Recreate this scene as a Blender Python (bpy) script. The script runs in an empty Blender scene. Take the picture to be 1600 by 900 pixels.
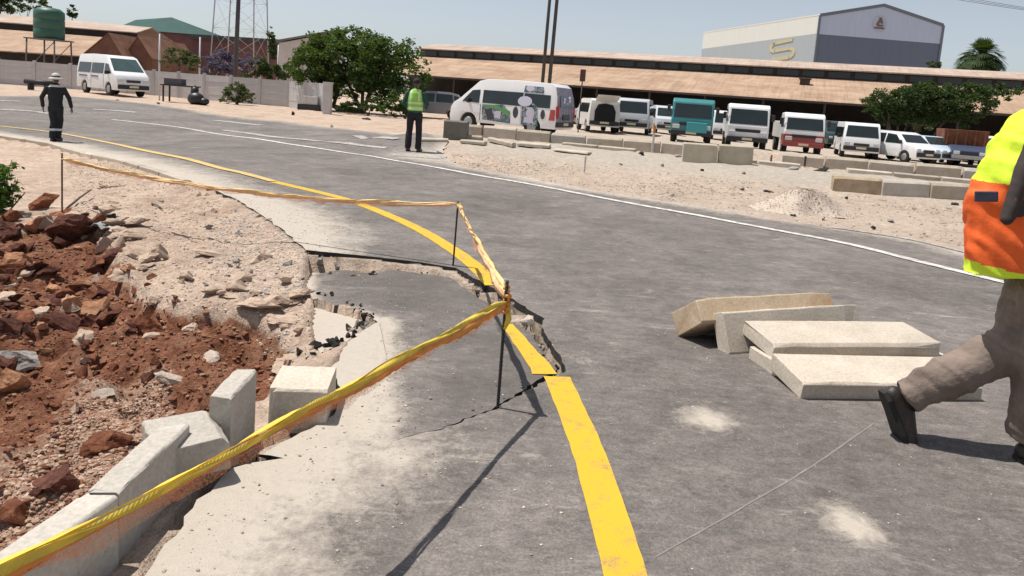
import bpy, bmesh, math, random
import numpy as np
from mathutils import Vector, Matrix, geometry
R = math.radians
random.seed(7)
rng = np.random.default_rng(7)
S = bpy.context.scene
COL = S.collection

# ------------------------------------------------------------------ camera
CH = 1.45
cd = bpy.data.cameras.new('camera'); cam = bpy.data.objects.new('camera', cd); COL.objects.link(cam)
FPX = 1150.0
cd.sensor_width = 36.0; cd.lens = 36.0*FPX/1600.0; cd.shift_y = -150.0/1600.0
cd.clip_start = 0.05; cd.clip_end = 8000
PITCH = math.atan(144/FPX); ROLL = R(4.3)
CM = (Matrix.Rotation(R(90)-PITCH, 3, 'X') @ Matrix.Rotation(ROLL, 3, 'Z'))
cam.matrix_world = Matrix.Translation((0, 0, CH)) @ CM.to_4x4()
S.camera = cam
# ------------------------------------------------------------------ light
SUN_DIR = Vector((-0.185, 0.045, 0.5)).normalized()      # towards the sun
w = bpy.data.worlds.new('World'); S.world = w; w.use_nodes = True
nt = w.node_tree; bg = nt.nodes['Background']
sky = nt.nodes.new('ShaderNodeTexSky'); sky.sky_type = 'NISHITA'; sky.sun_disc = False
sky.sun_elevation = math.asin(SUN_DIR.z); sky.sun_rotation = math.atan2(SUN_DIR.x, SUN_DIR.y)
sky.air_density = 1.0; sky.dust_density = 2.5; sky.ozone_density = 1.0; sky.altitude = 1200
hs = nt.nodes.new('ShaderNodeHueSaturation'); hs.inputs['Saturation'].default_value = 0.5; hs.inputs['Value'].default_value = 1.0   # thin high haze greys the blue
nt.links.new(sky.outputs[0], hs.inputs['Color']); nt.links.new(hs.outputs[0], bg.inputs[0]); bg.inputs[1].default_value = 0.1
ld = bpy.data.lights.new('sun', 'SUN'); sun = bpy.data.objects.new('sun', ld); COL.objects.link(sun)
ld.energy = 4.6; ld.angle = R(0.53); ld.color = (1.0, 0.945, 0.865)
sun.rotation_euler = (-SUN_DIR).to_track_quat('-Z', 'Y').to_euler()
S.view_settings.view_transform = 'Standard'; S.view_settings.look = 'None'
S.view_settings.exposure = 0.25; S.view_settings.gamma = 1.0
S.view_settings.use_curve_mapping = False

# ------------------------------------------------------------------ pixel helpers (photo pixels, 1600x900)
def ray(px, py):
    d = CM @ Vector(((px-800)/FPX, -(py-300)/FPX, -1.0)); return d.normalized()
def smooth(a, b, x):
    t = np.clip((np.asarray(x, float)-a)/(b-a), 0, 1); return t*t*(3-2*t)
ROWA0 = np.array([-1.2, 21.1]); ROWA1 = np.array([12.5, 16.4])
_rd = (ROWA1-ROWA0)/np.linalg.norm(ROWA1-ROWA0); _rn = np.array([_rd[1], -_rd[0]])   # towards the road
def base(x, y):
    x = np.asarray(x, float); y = np.asarray(y, float)
    dip = -0.42*smooth(4, 11, -x)*smooth(8, 15, y)*(1-smooth(22, 36, y))
    lot = -0.3*smooth(6, 16, x)*smooth(28, 38, y)
    d = (x-ROWA0[0])*_rn[0]+(y-ROWA0[1])*_rn[1]           # distance in front of the block row
    u = (x-ROWA0[0])*_rd[0]+(y-ROWA0[1])*_rd[1]
    plat = 0.35*(1-smooth(0.3, 5.0, d))*(1-smooth(0.5, 9, -d))*smooth(-3.2, -1.2, u)
    berm = 0.27*smooth(0.12, 0.7, -d)*(1-smooth(3.5, 8, -d))*smooth(1.0, 4.5, u)*(1-smooth(17, 22, u))
    return dip+lot+plat+berm
def gp(px, py, dz=0.0):
    """ground point seen at a photo pixel (dz above the ground)"""
    d = ray(px, py); t = 0.5; prev = t
    for i in range(4000):
        p = Vector((0, 0, CH))+d*t
        if p.z < float(base(p.x, p.y))+dz:
            lo, hi = prev, t
            for k in range(30):
                m = (lo+hi)/2; q = Vector((0, 0, CH))+d*m
                if q.z < float(base(q.x, q.y))+dz: hi = m
                else: lo = m
            return Vector((0, 0, CH))+d*hi
        prev = t; t *= 1.01
    return p
def at(px, py, Y):
    d = ray(px, py); return Vector((0, 0, CH))+d*(Y/d.y)
def gxy(px, py, dz=0.0):
    p = gp(px, py, dz); return (p.x, p.y)

# ------------------------------------------------------------------ vector noise
def _hash(ix, iy, s):
    h = (ix.astype(np.int64)*374761393+iy.astype(np.int64)*668265263+s*974711) & 0x7fffffff
    h = ((h ^ (h >> 13))*1274126177) & 0x7fffffff
    return ((h ^ (h >> 16)) & 0xffff)/65535.0
def vnoise(x, y, s=0):
    x = np.asarray(x, float); y = np.asarray(y, float)
    ix = np.floor(x); iy = np.floor(y); fx = x-ix; fy = y-iy
    fx = fx*fx*(3-2*fx); fy = fy*fy*(3-2*fy)
    a = _hash(ix, iy, s); b = _hash(ix+1, iy, s); c = _hash(ix, iy+1, s); d = _hash(ix+1, iy+1, s)
    return (a*(1-fx)+b*fx)*(1-fy)+(c*(1-fx)+d*fx)*fy
def fbm(x, y, sc, octv=4, s=0):
    v = 0; a = 1; t = 0
    for o in range(octv):
        v = v+a*(vnoise(x*sc+17.3*o, y*sc-9.1*o, s+o)*2-1); t += a; a *= 0.55; sc *= 2.03
    return v/t
def inpoly(x, y, P):
    r = np.zeros(np.shape(x), bool); n = len(P)
    for i in range(n):
        x0, y0 = P[i][:2]; x1, y1 = P[(i+1) % n][:2]
        if y0 == y1: continue
        c = ((y0 > y) != (y1 > y)) & (x < (x1-x0)*(y-y0)/(y1-y0)+x0); r ^= c
    return r
def dpoly(x, y, P, closed=True):
    d = np.full(np.shape(x), 1e9); n = len(P)
    for i in range(n if closed else n-1):
        x0, y0 = P[i][:2]; x1, y1 = P[(i+1) % n][:2]
        dx, dy = x1-x0, y1-y0; L = dx*dx+dy*dy+1e-12
        t = np.clip(((x-x0)*dx+(y-y0)*dy)/L, 0, 1)
        d = np.minimum(d, np.hypot(x-x0-t*dx, y-y0-t*dy))
    return d

# ------------------------------------------------------------------ materials
class NT:
    def __init__(s, name):
        s.m = bpy.data.materials.new(name); s.m.use_nodes = True
        s.t = s.m.node_tree; s.b = s.t.nodes['Principled BSDF']; s.out = s.t.nodes['Material Output']
    def n(s, typ, **kw):
        x = s.t.nodes.new(typ)
        for k, v in kw.items():
            if k in x.inputs: x.inputs[k].default_value = v
            else: setattr(x, k, v)
        return x
    def l(s, a, b): s.t.links.new(a, b)
    def coord(s, scale=(1, 1, 1), out='Object'):
        c = s.n('ShaderNodeTexCoord'); m = s.n('ShaderNodeMapping'); m.inputs['Scale'].default_value = scale
        s.l(c.outputs[out], m.inputs[0]); return m.outputs[0]
    def noise(s, vec, scale, detail=4, rough=0.55, dist=0.0):
        x = s.n('ShaderNodeTexNoise', Scale=scale, Detail=detail, Roughness=rough, Distortion=dist)
        if vec is not None: s.l(vec, x.inputs['Vector'])
        return x.outputs['Fac']
    def ramp(s, fac, stops):
        x = s.n('ShaderNodeValToRGB'); e = x.color_ramp.elements
        while len(e) < len(stops): e.new(0.5)
        for i, (p, c) in enumerate(stops):
            e[i].position = p
            e[i].color = (c, c, c, 1) if isinstance(c, (int, float)) else (c[0], c[1], c[2], 1)
        s.l(fac, x.inputs[0]); return x.outputs[0]
    def mix(s, fac, a, b, mode='MIX'):
        x = s.n('ShaderNodeMix', data_type='RGBA', blend_type=mode)
        for sock, v in ((x.inputs[0], fac), (x.inputs[6], a), (x.inputs[7], b)):
            if isinstance(v, (int, float)): sock.default_value = v if sock.type == 'VALUE' else (v, v, v, 1)
            elif isinstance(v, (tuple, list)): sock.default_value = (v[0], v[1], v[2], 1)
            else: s.l(v, sock)
        return x.outputs[2]
    def math(s, op, a, b=0.0):
        x = s.n('ShaderNodeMath', operation=op)
        for sock, v in ((x.inputs[0], a), (x.inputs[1], b)):
            if isinstance(v, (int, float)): sock.default_value = v
            else: s.l(v, sock)
        return x.outputs[0]
    def attr(s, name):
        x = s.n('ShaderNodeAttribute'); x.attribute_name = name; return x.outputs['Fac']
    def bump(s, h, strength, dist=0.01):
        x = s.n('ShaderNodeBump', Strength=strength, Distance=dist); s.l(h, x.inputs['Height'])
        s.l(x.outputs[0], s.b.inputs['Normal']); return x
    def col(s, c):
        if isinstance(c, tuple): s.b.inputs['Base Color'].default_value = (c[0], c[1], c[2], 1)
        else: s.l(c, s.b.inputs['Base Color'])
    def set(s, **kw):
        for k, v in kw.items(): s.b.inputs[k.replace('_', ' ')].default_value = v

MATS = {}
def simple(name, c, rough=0.6, var=0.25, scale=6, bump=0.0, bscale=None, metal=0.0, spec=0.5, stretch=(1, 1, 1), c2=None, coat=0.0):
    """one colour, with grain: a noise mixes c with a darker / other tone"""
    if name in MATS: return MATS[name]
    t = NT(name); v = t.coord(stretch)
    n1 = t.noise(v, scale, 5, 0.6)
    d = c2 if c2 else tuple(k*(1-var) for k in c)
    t.col(t.ramp(n1, [(0.3, d), (0.62, c)]))
    t.set(Roughness=rough, Metallic=metal, Specular_IOR_Level=spec, Coat_Weight=coat)
    if bump:
        n2 = t.noise(v, bscale or scale*8, 4, 0.6); t.bump(n2, bump, 0.01)
    MATS[name] = t.m; return t.m
def random_island(name, cols, rough=0.8, trans=0.0):
    """pieces joined in one mesh, each its own tone"""
    if name in MATS: return MATS[name]
    t = NT(name); g = t.n('ShaderNodeNewGeometry'); n = len(cols)
    c = t.ramp(g.outputs['Random Per Island'], [(i/max(1, n-1), k) for i, k in enumerate(cols)])
    t.col(c); t.set(Roughness=rough, Specular_IOR_Level=0.3)
    if trans:
        tr = t.n('ShaderNodeBsdfTranslucent'); t.l(t.mix(0.5, c, (0.25, 0.35, 0.03)), tr.inputs[0])
        mx = t.n('ShaderNodeMixShader'); mx.inputs[0].default_value = trans
        t.l(t.b.outputs[0], mx.inputs[1]); t.l(tr.outputs[0], mx.inputs[2]); t.l(mx.outputs[0], t.out.inputs[0])
    MATS[name] = t.m; return t.m

# ------------------------------------------------------------------ mesh builder
class MB:
    def __init__(s): s.v = []; s.f = []; s.mi = []; s.sm = []
    def add(s, vs, fs, mi=0, sm=False):
        o = len(s.v); s.v += [tuple(p) for p in vs]
        for f in fs: s.f.append(tuple(i+o for i in f)); s.mi.append(mi); s.sm.append(sm)
        return s
    def box(s, c, size, rot=None, mi=0, taper=1.0):
        x, y, z = size[0]/2, size[1]/2, size[2]/2; c = Vector(c); vs = []
        for k in (-1, 1):
            q = taper if k > 0 else 1.0
            for a, b in ((-1, -1), (1, -1), (1, 1), (-1, 1)):
                p = Vector((a*x*q, b*y*q, k*z))
                if rot is not None: p = rot @ p
                vs.append(p+c)
        return s.add(vs, [(3, 2, 1, 0), (4, 5, 6, 7), (0, 1, 5, 4), (1, 2, 6, 5), (2, 3, 7, 6), (3, 0, 4, 7)], mi)
    def hexa(s, P, mi=0):
        """8 points: bottom ring 0-3 ccw, top ring 4-7"""
        return s.add(P, [(3, 2, 1, 0), (4, 5, 6, 7), (0, 1, 5, 4), (1, 2, 6, 5), (2, 3, 7, 6), (3, 0, 4, 7)], mi)
    def prism(s, poly, a, b, axis='y', mi=0):
        """extrude a 2-D outline between a and b along an axis"""
        n = len(poly)
        def P(u, v, t): return {'y': (u, t, v), 'x': (t, u, v), 'z': (u, v, t)}[axis]
        vs = [P(u, v, a) for u, v in poly]+[P(u, v, b) for u, v in poly]
        fs = [tuple(range(n)), tuple(range(2*n-1, n-1, -1))]
        fs += [(i+n, (i+1) % n+n, (i+1) % n, i) for i in range(n)]
        return s.add(vs, fs, mi)
    def tube(s, path, rad, n=8, mi=0, sm=True, side=None, cap=True):
        path = [Vector(p) for p in path]; m = len(path); vs = []
        prev = None
        for i, p in enumerate(path):
            t = (path[min(i+1, m-1)]-path[max(i-1, 0)]).normalized()
            ref = Vector(side) if side is not None else (prev if prev is not None else (Vector((1, 0, 0)) if abs(t.x) < 0.9 else Vector((0, 1, 0))))
            a = (ref-t*ref.dot(t)).normalized(); b = t.cross(a); prev = a
            r = rad[i] if isinstance(rad, (list, tuple)) else rad
            ra, rb = r if isinstance(r, (list, tuple)) else (r, r)
            for k in range(n):
                an = 2*math.pi*k/n; vs.append(p+a*ra*math.cos(an)+b*rb*math.sin(an))
        fs = [(i*n+k, i*n+(k+1) % n, (i+1)*n+(k+1) % n, (i+1)*n+k) for i in range(m-1) for k in range(n)]
        if cap: fs += [tuple(range(n-1, -1, -1)), tuple((m-1)*n+k for k in range(n))]
        return s.add(vs, fs, mi, sm)
    def ball(s, c, r, seg=12, rings=8, mi=0, rot=None):
        r = r if isinstance(r, (list, tuple)) else (r, r, r); c = Vector(c); vs = []; fs = []
        for i in range(rings+1):
            th = math.pi*(i/rings)*0.998+0.001
            for k in range(seg):
                ph = 2*math.pi*k/seg
                p = Vector((r[0]*math.sin(th)*math.cos(ph), r[1]*math.sin(th)*math.sin(ph), r[2]*math.cos(th)))
                vs.append(c+(rot @ p if rot is not None else p))
        for i in range(rings):
            for k in range(seg): fs.append((i*seg+k, (i+1)*seg+k, (i+1)*seg+(k+1) % seg, i*seg+(k+1) % seg))
        fs += [tuple(range(seg)), tuple(rings*seg+k for k in range(seg-1, -1, -1))]
        return s.add(vs, fs, mi, True)
    def mesh(s, name, mats):
        me = bpy.data.meshes.new(name); me.from_pydata(s.v, [], s.f)
        for m in (mats if isinstance(mats, (list, tuple)) else [mats]): me.materials.append(m)
        me.polygons.foreach_set('material_index', s.mi); me.polygons.foreach_set('use_smooth', s.sm)
        me.update(); return me
    def build(s, name, mats, parent=None, bevel=0.0, seg=2, loc=None, rot=None):
        me = s.mesh(name, mats)
        o = bpy.data.objects.new(name, me); COL.objects.link(o)
        if parent is not None: o.parent = parent
        if loc is not None: o.location = loc
        if rot is not None: o.rotation_euler = rot
        if bevel:
            b = o.modifiers.new('bevel', 'BEVEL'); b.width = bevel; b.segments = seg; b.limit_method = 'ANGLE'; b.angle_limit = R(35)
        return o
def npmesh(name, V, F, mats, parent=None, smooth_=False, kind=None):
    me = bpy.data.meshes.new(name); V = np.asarray(V, float); F = np.asarray(F)
    me.vertices.add(len(V)); me.vertices.foreach_set('co', V.ravel())
    k = F.shape[1]; me.loops.add(F.size); me.loops.foreach_set('vertex_index', F.ravel().astype(np.int32))
    me.polygons.add(len(F)); me.polygons.foreach_set('loop_start', np.arange(0, F.size, k, dtype=np.int32))
    me.polygons.foreach_set('loop_total', np.full(len(F), k, np.int32))
    me.polygons.foreach_set('use_smooth', np.full(len(F), smooth_, bool))
    for m in (mats if isinstance(mats, (list, tuple)) else [mats]): me.materials.append(m)
    me.update(calc_edges=True); me.validate()
    o = bpy.data.objects.new(name, me); COL.objects.link(o)
    if parent is not None: o.parent = parent
    if kind: o['kind'] = kind
    return o
def fattr(o, name, vals):
    a = o.data.attributes.new(name, 'FLOAT', 'POINT'); a.data.foreach_set('value', np.asarray(vals, np.float32))
def tag(o, label=None, cat=None, group=None, kind=None):
    if label: o['label'] = label
    if cat: o['category'] = cat
    if group: o['group'] = group
    if kind: o['kind'] = kind
    return o
def thing(name, label, cat, loc, rz=0, group=None):
    o = bpy.data.objects.new(name, None); COL.objects.link(o); o.empty_display_size = 0.2
    o.location = loc; o.rotation_euler = (0, 0, rz); return tag(o, label, cat, group)
def dup(o, loc=None, rz=None, label=None, parent=None):
    c = o.copy(); COL.objects.link(c)
    if parent is not None: c.parent = parent
    for ch in list(o.children): dup(ch, parent=c)
    if loc is not None: c.location = loc
    if rz is not None: c.rotation_euler = (0, 0, rz)
    if label: c['label'] = label
    return c
# ================================================================== SETTING: ground, road, markings
def jag(P, amp, step, seed, closed=False):
    """break a polyline up into short uneven steps"""
    out = []; n = len(P); r = random.Random(seed)
    for i in range(n if closed else n-1):
        a = Vector(P[i]); b = Vector(P[(i+1) % n]); L = (b-a).length; k = max(1, int(L/step))
        nn = Vector((-(b-a).y, (b-a).x)).normalized() if L > 0 else Vector((0, 0))
        for j in range(k):
            q = a.lerp(b, j/k)
            if j or i: q = q+nn*r.uniform(-amp, amp)
            out.append((q.x, q.y))
    if not closed: out.append(tuple(P[-1]))
    return out
PX = lambda L: [gxy(a, b) for a, b in L]
# road outline, in photo pixels turned into ground points
near_left = PX([(150, 1010), (225, 900), (310, 780), (366, 728), (441, 717), (400, 708), (455, 682), (522, 648), (530, 600), (520, 575), (545, 535), (592, 500)])
hinge = PX([(592, 500), (604, 560), (604, 640), (610, 690)])
crack_low = PX([(610, 690), (700, 668), (775, 640), (830, 607), (884, 581)])
crack_right = PX([(884, 581), (870, 548), (848, 519), (850, 498), (815, 476), (783, 456), (776, 452)])
crack_top = PX([(776, 452), (745, 436), (712, 418)])
scarp = PX([(712, 418), (640, 407), (560, 398), (478, 390)])
far_left = PX([(478, 390), (462, 376), (430, 350), (400, 330), (360, 307), (300, 284), (230, 262), (150, 243), (90, 226), (0, 212)])
LE = Vector(far_left[-1])-Vector(far_left[-2]); LE.normalize()
a0 = Vector(far_left[-1])
far_left += [tuple(a0+LE*6+Vector((-0.3, -0.2))), tuple(a0+LE*16+Vector((-2.2, -1.6))), tuple(a0+LE*40+Vector((-11, -9)))]
far_edge = PX([(0, 149.5), (110, 150), (180, 156), (250, 164), (360, 182), (440, 189), (518, 199), (622, 210), (694, 213)])
b0 = Vector(far_edge[0])
far_edge = [tuple(b0+Vector((-45, -26))), tuple(b0+Vector((-18, -6.5)))]+far_edge
right_edge = PX([(700, 222), (692, 238), (705, 252), (724, 261), (830, 279), (915, 296), (1000, 308), (1100, 324), (1200, 341), (1322, 358), (1420, 372), (1505, 392), (1640, 424), (1900, 500)])
closing = [(7.5, 0.5), (8.5, -3.0), (-0.9, -3.0)]
ROAD = (jag(near_left, 0.012, 0.05, 1)+jag(hinge, 0.0, 0.2, 2)[1:]+jag(crack_low, 0.012, 0.035, 3)[1:]+jag(crack_right, 0.011, 0.045, 4)[1:]
        + jag(crack_top, 0.01, 0.04, 5)[1:]+jag(scarp, 0.006, 0.06, 6)[1:]+jag(far_left, 0.02, 0.15, 8)[1:]+far_edge+jag(right_edge, 0.05, 0.2, 9)+closing)
# the sunken slab: same seam, with the gap of the crack
slab_right = PX([(871, 573), (858, 556), (846, 536), (826, 512), (792, 490), (774, 474), (741, 452), (712, 431)])
slab_top = PX([(712, 428), (640, 415), (560, 404), (482, 394)])
slab_left = PX([(482, 394), (480, 420), (484, 448), (566, 481), (592, 500)])
slab_low = [(x-0.006*i, y+0.018+0.024*i) for i, (x, y) in enumerate(crack_low[1:-1])]
SLAB = (jag(list(hinge), 0.0, 0.2, 2)+jag([hinge[-1]]+slab_low+[slab_right[0]], 0.01, 0.035, 3)[1:]+jag(slab_right, 0.014, 0.045, 11)[1:]
        + jag(slab_top, 0.012, 0.05, 12)[1:]+jag(slab_left, 0.006, 0.05, 13)[1:-1])
FRAG_LEFT = PX([(512, 545), (480, 549), (476, 500), (480, 452)])
FRAG = jag(PX([(480, 452), (562, 486), (588, 503), (548, 524), (512, 541), (480, 549), (476, 500)]), 0.008, 0.05, 14, True)
_ctl = [((482, 394), -.17), ((560, 404), -.11), ((640, 415), -.05), ((712, 428), -.035), ((772, 470), -.04), ((846, 537), -.03), ((871, 583), -.018), ((775, 642), -.012), ((700, 668), -.004),
        ((610, 690), 0), ((604, 640), 0), ((604, 590), 0), ((592, 500), -.02), ((566, 481), -.05), ((484, 448), -.13), ((650, 520), -.025), ((720, 560), -.025), ((650, 460), -.045), ((760, 600), -.02)]
_cx = [(gxy(*p), z) for p, z in _ctl]
def slab_dz(x, y):
    x = np.asarray(x, float); y = np.asarray(y, float); num = 0; den = 0
    for (a, b), z in _cx:
        wgt = 1/((x-a)**2+(y-b)**2+1e-4)**1.5; num = num+wgt*z; den = den+wgt
    return num/den
def road_z(x, y):
    x = np.asarray(x, float); y = np.asarray(y, float); return base(x, y)+0.006*fbm(x, y, 0.7, 2, 40)*(1-smooth(7, 9, y))
# ------------------------------------------------------------------ materials of the road
def asphalt_mat():
    t = NT('dusty_asphalt'); v = t.coord()
    big = t.noise(v, 0.55, 4, 0.6, 0.6); mid = t.noise(v, 3.2, 5, 0.65, 0.3); fine = t.noise(v, 90, 3, 0.7); grit = t.noise(v, 260, 2, 0.6)
    c = t.ramp(big, [(0.32, (0.130, 0.114, 0.104)), (0.68, (0.210, 0.187, 0.172))])
    c = t.mix(0.45, c, t.ramp(mid, [(0.3, 0.22), (0.72, 0.78)]), 'OVERLAY')
    c = t.mix(0.55, c, t.ramp(fine, [(0.25, 0.12), (0.78, 0.86)]), 'OVERLAY')
    # pale stones in the tar
    st = t.n('ShaderNodeTexVoronoi', Scale=140.0); t.l(v, st.inputs['Vector'])
    stone = t.ramp(st.outputs['Distance'], [(0.16, 1.0), (0.26, 0.0)])
    c = t.mix(t.math('MULTIPLY', stone, 0.42), c, t.ramp(st.outputs['Color'], [(0.2, 0.16), (0.9, 0.48)]))
    # light scuffs where grit was dropped and rubbed in
    v2 = t.coord((1.0, 2.6, 1)); sc = t.noise(v2, 2.1, 6, 0.7, 0.8)
    c = t.mix(t.ramp(sc, [(0.59, 0.0), (0.74, 0.7)]), c, (0.42, 0.385, 0.34))
    v4 = t.coord((1.0, 1.7, 1)); fl = t.noise(v4, 11.0, 7, 0.78, 0.5); c = t.mix(0.62, c, t.ramp(fl, [(0.28, 0.16), (0.5, 0.47), (0.74, 0.86)]), 'OVERLAY')
    fl2 = t.noise(t.coord((1.0, 1.5, 1)), 26.0, 5, 0.75, 0.3); c = t.mix(t.ramp(fl2, [(0.60, 0.0), (0.74, 0.55)]), c, (0.40, 0.365, 0.33))
    # dark tyre-worn patches
    v3 = t.coord((0.7, 1.8, 1)); dk = t.noise(v3, 1.3, 4, 0.6, 1.0)
    c = t.mix(t.ramp(dk, [(0.57, 0.0), (0.74, 0.5)]), c, (0.06, 0.055, 0.054))
    c = t.mix(t.math('MULTIPLY', t.attr('track'), t.ramp(big, [(.25, .55), (.75, 1.0)])), c, (0.085, 0.078, 0.074))
    dust = t.attr('dust'); c = t.mix(t.math('MULTIPLY', dust, -1.0), c, (0.085, 0.077, 0.071)); dn = t.math('ADD', t.math('MULTIPLY', t.noise(v, 5.5, 6, 0.7, 0.4), .5), t.math('MULTIPLY', t.noise(v, 24, 5, 0.75, 0.3), .5))
    dm = t.math('MULTIPLY', t.ramp(t.math('ADD', dust, t.math('MULTIPLY', t.math('SUBTRACT', dn, 0.5), 1.9)), [(0.26, 0.0), (0.82, 1.0)]), 0.88)
    c = t.mix(dm, c, t.mix(t.noise(v, 30, 4, 0.7), (0.42, 0.37, 0.31), (0.56, 0.50, 0.43)))
    t.col(c); t.set(Roughness=0.82, Specular_IOR_Level=0.35)
    h = t.math('ADD', t.math('MULTIPLY', fine, 0.6), t.math('ADD', grit, t.math('MULTIPLY', stone, 0.5)))
    t.bump(h, 0.55, 0.006); return t.m
ASPH = asphalt_mat()
BITUM = simple('broken_bitumen', (0.028, 0.026, 0.025), 0.75, 0.5, 40, 0.8, 120)
AGGR = simple('stony_base_course', (0.54, 0.47, 0.38), 0.95, 0.6, 28, 0.9, 90)
def marking(name, c, wear, under=(0.17, 0.155, 0.145)):
    t = NT(name); v = t.coord(); n1 = t.noise(v, 9, 6, 0.7, 0.3); n2 = t.noise(v, 120, 3, 0.6)
    m = t.ramp(t.math('ADD', t.math('MULTIPLY', n1, 0.7), t.math('MULTIPLY', n2, 0.3)), [(wear, 0.75), (wear+0.14, 0.0)])
    cc = t.mix(t.noise(v, 2.5, 4), c, tuple(k*0.86 for k in c))
    t.col(t.mix(m, cc, under)); t.set(Roughness=0.6, Specular_IOR_Level=0.3); t.bump(n2, 0.3, 0.004); return t.m
YEL = marking('fresh_yellow_line_paint', (0.68, 0.41, 0.028), 0.34)
YELD = marking('dusty_yellow_line_paint', (0.66, 0.46, 0.16), 0.36)
WHT = marking('worn_white_line_paint', (0.72, 0.70, 0.66), 0.40)
WHTD = marking('faded_white_line_paint', (0.62, 0.60, 0.57), 0.47)

YLANE = PX([(0, 197.5), (112, 212), (247, 240), (379, 271), (520, 306), (620, 342), (710, 392), (772, 446), (839, 545), (896, 640), (941, 775), (977, 900), (1020, 1120)])
# ------------------------------------------------------------------ sheet with broken edges
def sheet(name, P, zf, step, thick, seed, kind='structure', dustf=None, near=None, label=None):
    P = [Vector(p) for p in P]; n = len(P)
    xs = [p.x for p in P]; ys = [p.y for p in P]; A = np.array([(p.x, p.y) for p in P])
    pts = []; r = np.random.default_rng(seed)
    def fill(x0, x1, y0, y1, st):
        gx, gy = np.meshgrid(np.arange(x0, x1, st), np.arange(y0, y1, st)); gx = gx.ravel(); gy = gy.ravel()
        gx = gx+r.uniform(-.2, .2, gx.size)*st; gy = gy+r.uniform(-.2, .2, gy.size)*st
        return gx, gy
    if near:
        g1 = fill(*near, step); g2 = fill(min(xs), max(xs), min(ys), max(ys), 0.7)
        out = ~((g2[0] > near[0]-.3) & (g2[0] < near[1]+.3) & (g2[1] > near[2]-.3) & (g2[1] < near[3]+.3))
        gx = np.r_[g1[0], g2[0][out]]; gy = np.r_[g1[1], g2[1][out]]
    else: gx, gy = fill(min(xs), max(xs), min(ys), max(ys), step)
    ok = inpoly(gx, gy, A) & (dpoly(gx, gy, A) > step*0.35)
    V = P+[Vector((a, b)) for a, b in zip(gx[ok], gy[ok])]
    E = [(i, (i+1) % n) for i in range(n)]
    vo, eo, fo, ov, oe, of = geometry.delaunay_2d_cdt(V, E, [list(range(n))], 1, 1e-5)
    vx = np.array([v.x for v in vo]); vy = np.array([v.y for v in vo]); vz = zf(vx, vy)
    V3 = [tuple(q) for q in np.stack([vx, vy, vz], 1)]
    F = [tuple(f) for f in fo]; mi = [0]*len(F)
    cnt = {}
    for f in F:
        for i in range(len(f)):
            e = (f[i], f[(i+1) % len(f)]); cnt[e] = 1
    rim = [e for e in cnt if (e[1], e[0]) not in cnt]
    ring1 = {}; ring2 = {}
    for a, b in rim:
        for q in (a, b):
            if q not in ring1:
                ring1[q] = len(V3); V3.append((V3[q][0], V3[q][1], V3[q][2]-thick))
                jx, jy = r.uniform(-.012, .012, 2); ring2[q] = len(V3); V3.append((V3[q][0]+jx, V3[q][1]+jy, V3[q][2]-0.34))
    for a, b in rim:
        F.append((b, a, ring1[a], ring1[b])); mi.append(1)
        F.append((ring1[b], ring1[a], ring2[a], ring2[b])); mi.append(2)
    me = bpy.data.meshes.new(name); me.from_pydata(V3, [], F)
    for m in (ASPH, BITUM, AGGR): me.materials.append(m)
    me.polygons.foreach_set('material_index', mi); me.update()
    o = bpy.data.objects.new(name, me); COL.objects.link(o); o['kind'] = kind
    if label: o['label'] = label
    a = np.array(V3); fattr(o, 'dust', dustf(a[:, 0], a[:, 1]) if dustf is not None else np.zeros(len(a)))
    lane = np.array(YLANE); dl_ = dpoly(a[:, 0], a[:, 1], lane, False); i0 = np.searchsorted(lane[::-1, 1], a[:, 1]); side = a[:, 0] > np.interp(a[:, 1], lane[::-1, 1], lane[::-1, 0])
    fattr(o, 'track', side*0.22*(np.exp(-((dl_-1.05)/.32)**2)+np.exp(-((dl_-2.75)/.34)**2)))
    return o
LEFT_EDGE = [Vector(p) for p in (near_left[1:]+scarp[-1:]+far_left)]
_ldust = near_left+slab_left[::-1][1:]+far_left
RE = right_edge
def dustf(x, y):
    d1 = dpoly(x, y, _ldust, False); d2 = dpoly(x, y, RE, False); d3 = dpoly(x, y, far_edge, False)
    wob = 0.25*fbm(x, y, 0.9, 3, 60)
    nr_ = smooth(6.5, 7.4, y)
    k = np.maximum(1.1-d1/(0.66+0.36*nr_)+wob*(.6+.4*nr_), 0.75*(1-d2/0.7)+wob); k = np.maximum(k, 0.6*(1-d3/1.2)+wob)
    spots = 0
    for (px, py, rx, am) in [(620, 712, .22, .75), (700, 690, .2, .35), (1100, 655, .13, 1.0), (1330, 820, .12, 1.0), (1310, 800, .07, .6), (905, 560, .12, .5), (560, 700, .3, .5), (660, 245, .9, .9), (740, 255, .8, .7), (470, 360, .45, .7)]:
        q = gp(px, py); spots = np.maximum(spots, am*np.exp(-((x-q.x)**2+((y-q.y)*0.8)**2)/rx**2))
    return np.clip(np.maximum(k, spots), 0, 1.1)
road = sheet('road', ROAD, road_z, 0.14, 0.055, 21, dustf=dustf, near=(-2.6, 6.5, 0.4, 9.5))
slabz = lambda x, y: road_z(x, y)+slab_dz(x, y)
def dust_slab(x, y):
    d1 = dpoly(x, y, slab_left, False); d2 = dpoly(x, y, hinge, False); lo = -0.5+0.35*fbm(x, y, 2.2, 3, 61)
    k = np.maximum(lo, 0.95-d1/0.16); a = np.clip(1-d2/0.35, 0, 1); return np.clip(k*(1-a)+a*np.clip(dustf(x, y), 0, 1.1), -.8, 1.1)
slab = sheet('sunken_road_slab', SLAB, slabz, 0.09, 0.05, 22, dustf=dust_slab)
def fragz(x, y):
    a = gp(540, 500); return road_z(x, y)-0.045+0.12*(np.asarray(x)-a.x)-0.05*(np.asarray(y)-a.y)+0.02*fbm(x, y, 3, 2, 9)
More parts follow.
